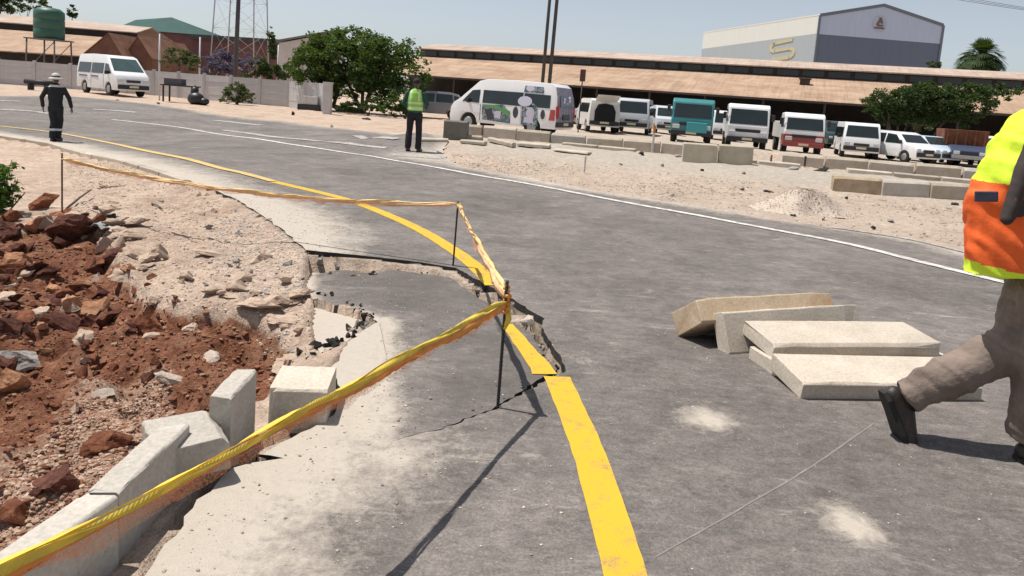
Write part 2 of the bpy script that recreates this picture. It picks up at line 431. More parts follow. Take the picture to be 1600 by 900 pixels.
frag = sheet('broken_road_fragment', FRAG, fragz, 0.09, 0.045, 23, dustf=lambda x, y: 0*x+1.0)

# ------------------------------------------------------------------ painted lines (thin raised films on the road)
def strip(name, line, width, m, zf, lift=0.004, step=0.08, rag=0.004, seed=1):
    line = [Vector(p) for p in line]; pts = []
    for i in range(len(line)-1):
        a, b = line[i], line[i+1]
        p0 = line[max(i-1, 0)]; p3 = line[min(i+2, len(line)-1)]; k = max(1, int((b-a).length/step))
        for j in range(k):
            t = j/k
            pts.append(0.5*((2*a)+(b-p0)*t+(2*p0-5*a+4*b-p3)*t*t+(3*a-p0-3*b+p3)*t**3))
    pts.append(line[-1]); r = random.Random(seed); V = []; F = []
    L = [0]
    for i in range(1, len(pts)): L.append(L[-1]+(pts[i]-pts[i-1]).length)
    for i, p in enumerate(pts):
        tg = (pts[min(i+1, len(pts)-1)]-pts[max(i-1, 0)]).normalized(); nn = Vector((-tg.y, tg.x))
        wd = width if not callable(width) else width(L[i]/L[-1])
        for k, s_ in enumerate((-.5, -.17, .17, .5)):
            q = p+nn*(s_*wd+(r.uniform(-rag, rag) if abs(s_) > .4 else 0)); V.append((q.x, q.y, float(zf(q.x, q.y))+lift))
    for i in range(len(pts)-1):
        for k in range(3): F.append((i*4+k, i*4+k+1, i*4+k+5, i*4+k+4))
    F = [f[::-1] for f in F]
    me = bpy.data.meshes.new(name); me.from_pydata(V, [], F); me.materials.append(m); me.update()
    o = bpy.data.objects.new(name, me); COL.objects.link(o); o['kind'] = 'structure'
    return o
YF = [(-160, 180), (0, 197.5), (67, 205), (112, 212), (180, 225.5), (247, 240), (330, 259.5), (379, 271), (427, 284), (470, 294), (520, 306), (560, 318), (620, 342), (665, 364), (710, 392)]
yl1 = strip('yellow_edge_line', PX(YF[:9]), 0.15, YELD, road_z, lift=.012, step=0.3)
yl2 = strip('yellow_edge_line', PX(YF[8:]+[(742, 416), (772, 446)]), 0.15, YEL, road_z)
yl3 = strip('yellow_edge_line', [tuple(Vector(gxy(792, 500))), tuple(Vector(gxy(815, 529))), tuple(Vector(gxy(839, 560))), tuple(Vector(gxy(852, 581)))], lambda t: 0.08+0.058*t, YEL, slabz)
yl4 = strip('yellow_edge_line', PX([(870, 590), (892, 640), (920, 710), (941, 775), (958, 830), (977, 900), (1000, 1000), (1020, 1120)]), 0.142, YEL, road_z, rag=.0025)
WL = [(175, 187), (225, 192.5), (304, 203), (379, 214.5), (452, 225.5), (525, 236.5), (574, 243.5), (622, 252), (671, 260), (745, 274), (830, 288.5), (979, 317), (1090, 337), (1200, 358), (1322, 381), (1444, 411), (1518, 429), (1640, 459), (1900, 530)]
wl = strip('white_lane_line', PX(WL), 0.14, WHT, road_z, lift=.009, step=0.25, rag=0.008)
for i, seg in enumerate([[(350, 203.5), (391, 209), (440, 215.5), (500, 221)], [(508, 222), (560, 227), (604, 231.5)], [(0, 171), (52, 174)], [(56, 174.6), (78, 178)], [(0, 157.5), (32, 158.5)], [(146, 171), (180, 173), (214, 176)],
                         [(335, 188.5), (370, 192), (408, 196)], [(557, 212), (590, 215), (620, 217.5)], [(-120, 172), (-60, 171)]]):
    strip('white_road_marking', PX(seg), 0.26 if i < 2 else 0.34, WHTD, road_z, lift=.012, step=0.3, rag=0.02, seed=30+i)
strip('white_stop_line', PX([(612, 242), (650, 245), (696, 247)]), 0.38, WHTD, road_z, lift=.009, step=0.2, rag=0.03, seed=50)
strip('white_edge_line', PX([(1300, 355.5), (1420, 374.5), (1505, 394.5), (1640, 428)]), 0.07, WHTD, road_z, lift=.009, step=0.2, rag=0.01, seed=51)
CHALK = marking('rubbed_chalk', (0.31, 0.285, 0.26), 0.52)
# chalk line across the carriageway
strip('chalk_line', PX([(1024, 872), (1150, 800), (1260, 735), (1340, 680), (1366, 662)]), 0.009, CHALK, road_z, lift=0.0015, step=0.05, rag=0.002, seed=52)

# ------------------------------------------------------------------ ground
def ground_mat():
    t = NT('sandy_and_red_soil'); v = t.coord()
    soil = t.attr('soil'); n1 = t.noise(v, 1.1, 6, 0.65, 0.4); n2 = t.noise(v, 9, 6, 0.7, 0.2); n3 = t.noise(v, 55, 4, 0.7)
    sand = t.ramp(n1, [(0.3, (0.35, 0.255, 0.195)), (0.5, (0.46, 0.355, 0.28)), (0.72, (0.53, 0.42, 0.335))])
    sand = t.mix(0.5, sand, t.ramp(n2, [(0.28, 0.2), (0.7, 0.8)]), 'OVERLAY')
    red = t.ramp(n2, [(0.28, (0.075, 0.030, 0.019)), (0.5, (0.185, 0.076, 0.043)), (0.75, (0.31, 0.165, 0.10))])
    red = t.mix(t.ramp(t.noise(v, 2.4, 5, 0.7), [(0.5, 0.0), (0.72, 0.55)]), red, (0.36, 0.235, 0.155))
    grey = t.ramp(n2, [(0.3, (0.33, 0.295, 0.25)), (0.7, (0.50, 0.455, 0.395))])
    c = t.mix(t.attr('grey'), sand, grey)
    gn = t.ramp(t.math('ADD', t.attr('gravelly'), t.math('MULTIPLY', t.math('SUBTRACT', n2, 0.5), 0.9)), [(0.35, 0.0), (0.7, 0.85)]); red = t.mix(gn, red, t.ramp(n3, [(0.3, (0.25, 0.145, 0.10)), (0.7, (0.43, 0.315, 0.24))]))
    m = t.ramp(t.math('ADD', soil, t.math('MULTIPLY', t.math('SUBTRACT', n2, 0.5), 0.8)), [(0.36, 0.0), (0.6, 1.0)])
    c = t.mix(m, c, red)
    c = t.mix(0.6, c, t.ramp(n3, [(0.22, 0.16), (0.8, 0.84)]), 'OVERLAY')
    t.col(c); t.set(Roughness=0.95, Specular_IOR_Level=0.15)
    h = t.math('ADD', t.math('MULTIPLY', n2, 2.0), n3); t.bump(h, 0.9, 0.02); return t.m
RED = np.array(PX([(-420, 330), (40, 335), (110, 322), (170, 345), (205, 395), (235, 432), (330, 452), (425, 470), (452, 505), (436, 545), (420, 575), (412, 600), (330, 640), (255, 668), (130, 770), (0, 880), (-220, 1010), (-700, 1100), (-1200, 700)]))
HOLE = [((90, 745), .17, .15), ((235, 340 + 32), .2, .1), ((395, 480), .28, .10), ((90, 378), .34, .16), ((155, 470), .25, .10), ((235, 535), .25, .08), ((20, 560), .3, .08), ((210, 405), .14, .10), ((250, 412), .12, .10), ((60, 480), .3, .1)]
PILE = [((40, 352), .55, .13), ((20, 420), .4, .10), ((120, 330), .35, .12), ((120, 720), .2, .05), ((250, 470), .3, .06), ((180, 690), .3, .05), ((-60, 640), .6, .1)]
GAP = np.array(PX([(160, 1010), (222, 900), (306, 782), (362, 730), (436, 718), (400, 709), (452, 683), (516, 648), (500, 655), (420, 668), (330, 740), (300, 775), (205, 915), (140, 1020)]))
def ground_z(x, y, full=True):
    z = base(x, y)-0.014
    dl = dpoly(x, y, [tuple(p) for p in LEFT_EDGE], False)
    inroad = inpoly(x, y, np.array(ROAD)) | inpoly(x, y, np.array(SLAB)) | inpoly(x, y, np.array(FRAG))
    leftside = inpoly(x, y, np.array(list(map(tuple, LEFT_EDGE))+[(-60, 30), (-60, -10), (-3, -10)])) & ~inroad
    sand = leftside*(-0.10*smooth(0.0, 0.5, dl)-0.05*smooth(0.5, 2.5, dl))
    inr = inpoly(x, y, RED); dr = dpoly(x, y, RED); sd = np.where(inr, dr, -dr)
    mask = smooth(-0.015, 0.055, sd+0.14*fbm(x, y, 2.6, 4, 5))
    pit = mask*(-0.19-0.03*smooth(0, .8, sd))
    z = z+sand+pit
    near = smooth(-14, -5, x)*(1-smooth(9, 14, y))
    ridged = 1-np.abs(fbm(x, y, 3.1, 4, 11))*2.6
    z = z+mask*near*(0.10*fbm(x, y, 1.7, 3, 12)+0.055*ridged+0.085*fbm(x, y, 5.5, 4, 13)-0.02)
    z = z+leftside*(1-mask)*smooth(0.05, 0.5, dl)*(0.036*fbm(x, y, 1.6, 3, 14)+0.042*fbm(x, y, 5, 4, 15)+.02*np.maximum(0, .25-np.abs(fbm(x, y, 2.3, 3, 18)))*near*4)
    for (p, r, a) in HOLE:
        q = gp(*p); z = z-a*np.exp(-((x-q.x)**2+(y-q.y)**2)/r**2)
    for (p, r, a) in PILE:
        q = gp(*p); z = z+a*np.exp(-((x-q.x)**2+(y-q.y)**2)/r**2)
    g = inpoly(x, y, GAP); z = np.where(g & ~inroad, base(x, y)-0.23+0.04*fbm(x, y, 8, 2, 20), z)
    # verge and bank on the far side of the road
    far = ~leftside & ~inroad
    z = z+far*smooth(0, 1.0, dpoly(x, y, right_edge, False))*(0.035*fbm(x, y, 0.9, 3, 16)+0.03*fbm(x, y, 3.2, 3, 17))
    dedge = dpoly(x, y, far_left, False); fle = dpoly(x, y, FRAG_LEFT, False); inroad = inroad & ~((dedge < 0.045) & (y > 4.4)) & ~(fle < 0.05)
    dn = np.where((x > -3.4) & (x < 3) & (y < 9), 0.36, 0.10)
    z = np.where(inroad, base(x, y)-dn, z)
    return z, mask, leftside, far
def axis(segs):
    out = []
    for a, b, st in segs: out += list(np.arange(a, b, st))
    return np.array(out)
gx = axis([(-3000, -400, 400), (-400, -80, 40), (-80, -20, 3), (-20, -7, 0.6), (-7, -3.4, 0.09), (-3.4, -0.3, 0.034), (-0.3, 3, 0.12), (3, 14, 0.24), (14, 60, 2.5), (60, 400, 40), (400, 3001, 400)])
gy = axis([(-60, -4, 8), (-4, 1.2, 0.4), (1.2, 4.9, 0.034), (4.9, 9, 0.07), (9, 22, 0.22), (22, 60, 1.0), (60, 400, 40), (400, 5001, 400)])
XX, YY = np.meshgrid(gx, gy); XX = XX.ravel(); YY = YY.ravel()
ZZ, MASK, LS, FARM = ground_z(XX, YY)
nx, ny = len(gx), len(gy)
idx = (np.arange(ny-1)[:, None]*nx+np.arange(nx-1)[None, :]).ravel()
GF = np.stack([idx, idx+1, idx+1+nx, idx+nx], 1)
ground = npmesh('ground', np.stack([XX, YY, ZZ], 1), GF, ground_mat(), smooth_=True, kind='structure')
fattr(ground, 'soil', MASK)
GRAV = np.array(PX([(120, 500), (262, 482), (275, 590), (225, 660), (130, 735), (0, 850), (-90, 850), (-90, 640), (60, 605)])); _gi = inpoly(XX, YY, GRAV); _gd = dpoly(XX, YY, GRAV)
fattr(ground, 'gravelly', np.clip(np.where(_gi, .5, .5)+np.where(_gi, _gd, -_gd)/.22, 0, 1))
_dA = (XX-ROWA0[0])*_rn[0]+(YY-ROWA0[1])*_rn[1]
fattr(ground, 'grey', np.clip(FARM*smooth(-1, 1.5, -np.abs(_dA-1.6)+1.6)*smooth(-4, 0, XX)*0.6+FARM*.35*smooth(-4, 0, XX)*(YY > 3)+0.2*smooth(24, 30, YY)*smooth(-4, 4, XX), 0, 1))
# height lookup for placing things
def gz(x, y): return float(ground_z(np.array([x]), np.array([y]))[0][0])
_gxs, _gys, _gz2 = gx, gy, ZZ.reshape(ny, nx)
def hz(x, y):
    i = int(np.clip(np.searchsorted(_gxs, x)-1, 0, nx-2)); j = int(np.clip(np.searchsorted(_gys, y)-1, 0, ny-2))
    u = (x-_gxs[i])/(_gxs[i+1]-_gxs[i]); v = (y-_gys[j])/(_gys[j+1]-_gys[j]); Z = _gz2
    return float((Z[j, i]*(1-u)+Z[j, i+1]*u)*(1-v)+(Z[j+1, i]*(1-u)+Z[j+1, i+1]*u)*v)
def gpt(px, py):
    """visible ground (with pits and banks) at a photo pixel"""
    d = ray(px, py); t = 0.9
    for i in range(2500):
        p = Vector((0, 0, CH))+d*t
        if p.z < hz(p.x, p.y): return p
        t *= 1.004
    return p
# ================================================================== BUILDINGS, WALLS, TREES
def roof_mat(name, c, c2, along=(1, 1, 1)):
    t = NT(name); v = t.coord(along); n1 = t.noise(v, 0.35, 5, 0.65, 0.5); n2 = t.noise(t.coord((.22, 0.5, 0.5)), 1.0, 4, 0.6)
    col = t.ramp(n1, [(0.3, c2), (0.62, c)]); col = t.mix(0.35, col, t.ramp(n2, [(0.3, 0.34), (0.7, 0.66)]), 'OVERLAY')
    st_ = t.noise(t.coord((9.0, .12, .12)), 1.0, 2, .5); col = t.mix(0.35, col, t.ramp(st_, [(0.35, 0.36), (0.65, 0.62)]), 'OVERLAY')
    sp = t.n('ShaderNodeSeparateXYZ'); t.l(t.coord(), sp.inputs[0]); lap = t.math('LESS_THAN', t.math('FRACT', t.math('MULTIPLY', sp.outputs['Y'], .40)), .045)
    rs = t.noise(t.coord((1.6, .16, .16)), 1.0, 5, .7, .4); col = t.mix(t.ramp(rs, [(.52, 0.0), (.72, .55)]), col, tuple(k*.62 for k in c2)); col = t.mix(t.math('MULTIPLY', lap, .45), col, tuple(k*.5 for k in c2))
    t.col(col); t.set(Roughness=0.8, Specular_IOR_Level=0.2); return t.m
ROOF_TAN = roof_mat('rusty_tan_sheeting', (0.42, 0.305, 0.22), (0.30, 0.19, 0.125))
ROOF_PALE = roof_mat('faded_pinkish_sheeting', (0.46, 0.37, 0.31), (0.36, 0.265, 0.21))
DARKWALL = simple('dark_wall_with_shade', (0.050, 0.045, 0.042), 0.85, 0.4, 1.2)  # dark clerestory tone; walls under the eaves carry their shade in it
FRAMEBR = simple('dark_brown_steel', (0.06, 0.042, 0.034), 0.7, 0.3, 3)
GLASSD = simple('dusty_dark_glazing', (0.035, 0.042, 0.048), 0.25, 0.4, 2.0, spec=0.5)
def local(P0, d):
    d = Vector((d[0], d[1])).normalized(); n = Vector((-d.y, d.x))
    return math.atan2(d.y, d.x)
# ---- long warehouse with a raised clerestory roof
wh = thing('warehouse', 'long low warehouse with rusty tan roof and dark clerestory behind the parked trucks', 'warehouse', (-8, 76, 0), math.atan2(-.353, .935))
U0, U1 = -9.2, 80
def slab3(mb, y0, z0, y1, z1, th, x0=U0, x1=U1, mi=0):
    mb.hexa([(x0, y0, z0-th), (x1, y0, z0-th), (x1, y1, z1-th), (x0, y1, z1-th), (x0, y0, z0), (x1, y0, z0), (x1, y1, z1), (x0, y1, z1)], mi)
m = MB(); slab3(m, -0.4, 3.25, 12, 5.85, .12); m.build('lower_roof', ROOF_TAN, wh)
m = MB(); slab3(m, 11.4, 6.75, 17, 7.75, .12, U0-.5); slab3(m, 22.6, 6.75, 17.004, 7.75, .12, U0-.5); m.build('upper_roof', ROOF_PALE, wh)
m = MB(); slab3(m, 34.4, 3.25, 22, 5.85, .12); m.build('rear_roof', ROOF_TAN, wh)
m = MB(); m.box(((U0+U1)/2, 12.15, 6.2), (U1-U0, .2, 1.1)); m.box(((U0+U1)/2, 22, 6.2), (U1-U0, .2, 1.1)); m.build('clerestory_wall', DARKWALL, wh)
x = U0+1.2; win = None
while x < 60:
    if win is None:
        mm = MB(); mm.box((0, 0, 0), (2.0, .06, .62)); win = mm.build('clerestory_window', GLASSD, wh, loc=(x, 12.02, 6.26))
    else: dup(win, (x, 12.02, 6.26), parent=wh)
    x += 2.4
m = MB(); m.box(((U0+U1)/2, -.42, 3.13), (U1-U0, .12, .16)); m.build('gutter', FRAMEBR, wh)
m = MB(); m.box(((U0+U1)/2, 10.5, 2.6), (U1-U0, .2, 5.0)); m.box((U0+.1, 22.5, 2.4), (.2, 23.8, 4.8)); m.build('wall', DARKWALL, wh)  # back wall coloured near-black for the shade inside, below the roof
post = None; x = U0+.5
while x < 70:
    if post is None:
        mm = MB(); mm.box((0, 0, 1.6), (.18, .18, 3.2)); post = mm.build('post', FRAMEBR, wh, loc=(x, .2, 0))
    else: dup(post, (x, .2, 0), parent=wh)
    x += 5.0
m = MB(); m.box((0, 0, .25), (.9, .7, .5)); m.box((0, 0, .55), (1.1, .9, .1)); m.build('roof_vent', FRAMEBR, wh, loc=(34.5, 7.6, 4.9))
# ---- tall grey shed
SH_L = simple('pale_blue_grey_cladding', (0.50, 0.57, 0.72), 0.55, 0.08, 0.6, stretch=(8, 8, .4))
SH_D = simple('dark_slate_cladding', (0.135, 0.165, 0.225), 0.55, 0.10, 0.6, stretch=(8, 8, .4))
SH_C = simple('cream_cladding', (0.66, 0.66, 0.62), 0.55, 0.08, 0.6, stretch=(8, 8, .4))
SH_G = simple('mid_grey_cladding', (0.36, 0.40, 0.42), 0.55, 0.10, 0.6, stretch=(8, 8, .4))
TRIM = simple('grey_flashing', (0.16, 0.18, 0.21), 0.5, 0.1, 2)
sh = thing('industrial_shed', 'tall grey and pale blue gabled shed with a yellow emblem on its long side', 'shed', (50.6, 130, 0))
Lc = Vector((0, 0)); Rc = Vector((21.9, 1.0)); Bl = Vector((-9.6, 42)); Br = Rc+Bl
zE, zA, zB = 19.75, 22.3, 16.6
ap = (Rc)*0.5
def V3(p, z): return (p.x, p.y, z)
m = MB(); m.add([V3(Lc, zB), V3(Rc, zB), V3(Rc, zE), V3(ap, zA), V3(Lc, zE)], [(0, 1, 2, 3, 4)]); gb = m.build('gable_wall', SH_L, sh)
m = MB(); m.add([V3(Lc, 0), V3(Rc, 0), V3(Rc, zB), V3(Lc, zB)], [(0, 1, 2, 3)]); m.build('lower_gable_wall', SH_D, sh)
zS = 16.7
m = MB(); m.add([V3(Bl, zS-.5), V3(Lc, zS), V3(Lc, zE), V3(Bl, zE)], [(0, 1, 2, 3)]); m.add([V3(Rc, 0), V3(Br, 0), V3(Br, zE), V3(Rc, zE)], [(0, 1, 2, 3)]); m.add([V3(Bl, 0), V3(Br, 0), V3(Br, zE), V3(ap+Bl, zA), V3(Bl, zE)], [(4, 3, 2, 1, 0)]); m.build('side_wall', SH_C, sh)
m = MB(); m.add([V3(Bl, 0), V3(Lc, 0), V3(Lc, zS), V3(Bl, zS-.5)], [(0, 1, 2, 3)]); m.build('lower_side_wall', SH_G, sh)
m = MB(); k = 0.25
m.hexa([V3(Lc, zE-.1), V3(ap, zA-.1), V3(ap+Bl, zA-.1), V3(Bl, zE-.1), V3(Lc, zE+k), V3(ap, zA+k), V3(ap+Bl, zA+k), V3(Bl, zE+k)])
m.hexa([V3(ap, zA-.1), V3(Rc, zE-.1), V3(Br, zE-.1), V3(ap+Bl, zA-.1), V3(ap, zA+k), V3(Rc, zE+k), V3(Br, zE+k), V3(ap+Bl, zA+k)]); m.build('roof', SH_C, sh)
m = MB(); off = Vector((0, -.12))
for a, za, b, zb in ((Lc, zE, ap, zA), (ap, zA, Rc, zE)):
    m.hexa([V3(a+off, za-.25), V3(b+off, zb-.25), V3(b, zb-.25), V3(a, za-.25), V3(a+off, za+.3), V3(b+off, zb+.3), V3(b, zb+.3), V3(a, za+.3)])
for a in (Lc, Rc): m.box((a.x, a.y-.06, zE/2), (.35, .25, zE))
m.build('edge_trim', TRIM, sh)
# emblem on the gable: a dark rust mark on a pale disc
LOGO_R = simple('rust_emblem_paint', (0.20, 0.13, 0.13), 0.6, 0.2, 2); LOGO_P = simple('pale_emblem_paint', (0.47, 0.50, 0.60), 0.6, 0.1, 1)
LOGO_Y = simple('yellow_emblem_paint', (0.52, 0.46, 0.27), 0.6, 0.15, 1)
gd = (Rc-Lc).normalized()
def gpnt(u, z, o): q = Lc+gd*u+Vector((gd.y, -gd.x))*o; return (q.x, q.y, z)
def plate(pts, o0, o1, mp):
    n = len(pts); vs = [mp(u, z, o0) for u, z in pts]+[mp(u, z, o1) for u, z in pts]
    return vs, [tuple(range(n)), tuple(range(2*n-1, n-1, -1))]+[(i+n, (i+1) % n+n, (i+1) % n, i) for i in range(n)]
cx, cz = 10.6, 19.1
m = MB(); m.add(*plate([(cx+1.3*math.cos(a), cz+1.5*math.sin(a)) for a in np.linspace(0, 2*math.pi, 20, endpoint=False)], .01, .05, gpnt)); em = m.build('emblem', LOGO_P, sh)
m = MB()
for pts in ([(-.25, 1.1), (.25, 1.1), (.62, .1), (.2, .1)], [(-.62, -.1), (-.1, 1.0), (.1, .4), (-.3, -.3)], [(-.9, -.55), (.9, -.55), (.9, -.85), (-.9, -.85)], [(-.35, -.1), (.75, -.1), (.55, -.42), (-.5, -.42)]):
    m.add(*plate([(cx+u, cz+z) for u, z in pts], .05, .12, gpnt))
m.build('emblem_figure', LOGO_R, em)
sdv = (Bl-Lc).normalized()
def spnt(u, z, o): q = Lc+sdv*u+Vector((-sdv.y, sdv.x))*o; return (q.x, q.y, z)
m = MB()   # rounded S-like emblem: three bars joined by two arcs
def arcband(u0, z0, r, w_, a0_, a1_, n=10):
    A = np.linspace(a0_, a1_, n); return [(u0+(r+w_/2)*1.9*math.cos(a), z0+(r+w_/2)*math.sin(a)) for a in A]+[(u0+(r-w_/2)*1.9*math.cos(a), z0+(r-w_/2)*math.sin(a)) for a in A[::-1]]
for pts in ([(2.6, 13.45), (9.0, 13.05), (9.0, 12.5), (2.6, 12.9)], [(3.4, 11.9), (8.0, 11.65), (8.0, 11.1), (3.4, 11.35)], [(3.0, 10.3), (8.6, 10.1), (8.6, 9.5), (3.0, 9.7)]):
    m.add(*plate([(a+4.6, b+2.9) for a, b in pts], .02, .1, spnt))
m.add(*plate(arcband(12.8, 14.9, .75, .5, math.pi*.5, -math.pi*.5+2*math.pi*0, 9), .02, .1, spnt)); m.add(*plate(arcband(8.0, 13.7, .8, .5, math.pi*.5, math.pi*1.5, 9), .02, .1, spnt))
m.build('emblem', LOGO_Y, sh)
# ---- left warehouse with two brick gables
ROOF_BR = roof_mat('brown_rusted_sheeting', (.235, .125, .085), (.15, .07, .045))
BRICK = simple('red_brown_brickwork', (0.20, 0.095, 0.066), 0.9, 0.35, 0.9)
wl_ = thing('warehouse', 'old warehouse with two red brown brick gables behind the white minibus', 'warehouse', (0, 0, 0))
def P(px, py, Y): return at(px, py, Y)
e0 = P(-260, 62, 108); e1 = P(140, 88, 104)
m = MB()
def quadslab(mb, a, b, c, d, th=.15): mb.hexa([q-Vector((0, 0, th)) for q in (a, b, c, d)]+[Vector(q) for q in (a, b, c, d)])
r0 = P(-260, 25, 122); r1 = P(160, 58, 118)
quadslab(m, e0, e1, r1, r0); m.build('lower_roof', ROOF_TAN, wl_)
c0 = r0+Vector((0, .3, -.2)); c1 = P(212, 60, 119)+Vector((0, .3, 0)); c1.z = r1.z-.2
m = MB(); m.hexa([c0, c1, c1+Vector((0, .3, 0)), c0+Vector((0, .3, 0))]+[q+Vector((0, 0, 1.35)) for q in (c0, c1, c1+Vector((0, .3, 0)), c0+Vector((0, .3, 0)))]); m.build('clerestory_wall', DARKWALL, wl_)
u0 = c0+Vector((0, -.6, 1.36)); u1 = c1+Vector((.3, -.6, 1.36)); v0 = u0+Vector((0, 9, 2.0)); v1 = u1+Vector((-2, 9, 1.5))
m = MB(); quadslab(m, u0, u1, v1, v0); quadslab(m, v0, v1, v1+Vector((0, 9, -2)), v0+Vector((0, 9, -2))); m.build('upper_roof', ROOF_PALE, wl_)
m = MB(); w0 = e0+Vector((0, 2.5, -.2)); w1 = e1+Vector((0, 2.5, -.2)); w0.z = w1.z = 0
m.hexa([w0, w1, w1+Vector((0, .2, 0)), w0+Vector((0, .2, 0))]+[q+Vector((0, 0, 3.2)) for q in (w0, w1, w1+Vector((0, .2, 0)), w0+Vector((0, .2, 0)))]); m.build('wall', DARKWALL, wl_)
def gable(pxl, pxr, pxa, pye, pya, Y, depth, name):
    L = P(pxl, pye, Y); Rr = P(pxr, pye, Y); A = P(pxa, pya, Y); Rr.z = L.z
    f = [Vector((L.x, Y, 0)), Vector((Rr.x, Y, 0)), Rr, A, L]
    mb = MB(); n = 5; b = [q+Vector((-.5, depth, 0)) for q in f]
    mb.add(f+b, [(0, 1, 2, 3, 4), (9, 8, 7, 6, 5), (1, 6, 7, 2), (5, 0, 4, 9)]); mb.build('gable_wall', BRICK, wl_)
    mb = MB(); up = Vector((0, -.15, .03)); th = Vector((0, 0, .14)); so = Vector((.35, 0, -.12))
    for a, c in ((L-so*Vector((1, 1, -1)).x*Vector((1, 0, 0)).x if False else L, A), (A, Rr)):
        q = [a+up, c+up, c+up+Vector((-.5, depth, 0)), a+up+Vector((-.5, depth, 0))]; mb.hexa(q+[k_+th for k_ in q])
    mb.build('gable_roof', ROOF_BR, wl_)
gable(130, 193, 170, 86, 53, 103, 16, 'a'); gable(193.5, 238, 216, 90, 58, 106, 16, 'b')
tag(wl_)
# ---- green roofed shed further back
GREEN = simple('green_painted_sheeting', (0.022, 0.075, 0.068), 0.7, 0.25, .3, spec=.2); REDW = simple('dull_red_wall', (0.185, 0.085, 0.078), 0.85, 0.25, .4)
gs = thing('green_roofed_shed', 'large shed with a dark green hipped roof above dull red walls', 'shed', (0, 0, 0))
Y = 150
A1 = P(212, 31, Y+14); A2 = P(268, 27, Y+8); E1 = P(180, 50, Y); E2 = P(336, 56, Y); E1.z = E2.z; E3 = E2+Vector((-4, 26, 0)); E4 = E1+Vector((-4, 26, 0))
m = MB(); m.add([E1, E2, A2, A1, E3, E4], [(0, 1, 2, 3), (1, 4, 2), (4, 5, 3, 2), (5, 0, 3)]); m.build('roof', GREEN, gs)
m = MB(); d_ = Vector((0, .6, 0)); q = [Vector((p.x, p.y, 0))+d_ for p in (E1, E2, E3, E4)]; m.hexa(q+[Vector((p.x, p.y, E2.z-.05))+d_ for p in (E1, E2, E3, E4)]); m.build('wall', REDW, gs)
lb = thing('low_block', 'low dull purple red block with a flat dark roof beside the tower', 'building', (0, 0, 0))
a = P(300, 61, 140); b = P(436, 66, 136); b.z = a.z; m = MB(); q = [Vector((a.x, a.y, 0)), Vector((b.x, b.y, 0)), Vector((b.x, b.y+12, 0)), Vector((a.x, a.y+12, 0))]
m.hexa(q+[k_+Vector((0, 0, a.z)) for k_ in q]); m.build('wall', REDW, lb)
m = MB(); q = [k_+Vector((o, p, a.z+.003)) for k_, o, p in zip(q, (-.4, .4, .4, -.4), (-.4, -.4, .4, .4))]; m.hexa(q+[k_+Vector((0, 0, .9)) for k_ in q]); m.build('roof', simple('dark_roof_felt', (.085, .075, .075), .8, .3, 1), lb)
hs = thing('house', 'pale house with a sloping grey roof half hidden behind the big tree', 'house', (0, 0, 0))
a = P(428, 63, 110); b = P(520, 47, 112); m = MB(); q = [a, b, b+Vector((0, 9, .6)), a+Vector((0, 9, .6))]; m.hexa([k_-Vector((0, 0, .3)) for k_ in q]+q); m.build('roof', simple('grey_roof_tiles', (.20, .18, .18), .8, .3, 1), hs)
m = MB(); a.z -= .32; b.z -= .32; q = [Vector((a.x+.6, a.y+.5, 0)), Vector((b.x, b.y+.5, 0)), Vector((b.x, b.y+8, 0)), Vector((a.x+.6, a.y+8, 0))]; m.hexa(q+[Vector((k_.x, k_.y, z)) for k_, z in zip(q, (a.z, b.z-.05, b.z-.05, a.z))]); m.build('wall', simple('cream_plaster', (.60, .56, .52), .8, .15, 1), hs)
# ---- precast wall along the verge
CONC_W = simple('weathered_grey_precast', (0.56, 0.545, 0.54), 0.9, 0.2, 1.1, 0.3, 20)
WP = [gp(-330, 112), gp(-60, 127), gp(110, 139), gp(240, 149), gp(360, 160), gp(450, 167), gp(506, 174)]
wt = thing('precast_wall', 'long grey precast concrete boundary wall behind the minibus', 'wall', (0, 0, 0))
bay = 2.2; acc = []
for a, b in zip(WP[:-1], WP[1:]):
    n = max(1, round((b-a).length/bay))
    acc += [a.lerp(b, i/n) for i in range(n)]
acc.append(WP[-1])
pp = None
for i, a in enumerate(acc):
    z = float(base(a.x, a.y)); mm = MB(); mm.box((0, 0, .83), (.16, .16, 1.66))
    if pp is None: pp = mm.build('post', CONC_W, wt, loc=(a.x, a.y, z))
    else: dup(pp, (a.x, a.y, z), parent=wt)
    if i+1 < len(acc):
        b = acc[i+1]; d = (b-a); rz = math.atan2(d.y, d.x); c = (a+b)/2
        for k in range(4):
            mm = MB(); L = d.length-.16; mm.box((0, 0, 0), (L, .05, .385)); mm.build('slab', CONC_W, wt, loc=(c.x, c.y+random.uniform(-.012, .012), z+.2+k*.39), rot=(0, 0, rz), bevel=.0)
gpst = thing('gate_pillar', 'pale square concrete gate pillar at the end of the boundary wall', 'pillar', gp(511, 178))
m = MB(); m.box((0, 0, .78), (.4, .35, 1.56)); m.build('shaft', CONC_W, gpst); m = MB(); m.box((0, 0, 1.60), (.46, .41, .08)); m.build('cap', CONC_W, gpst)

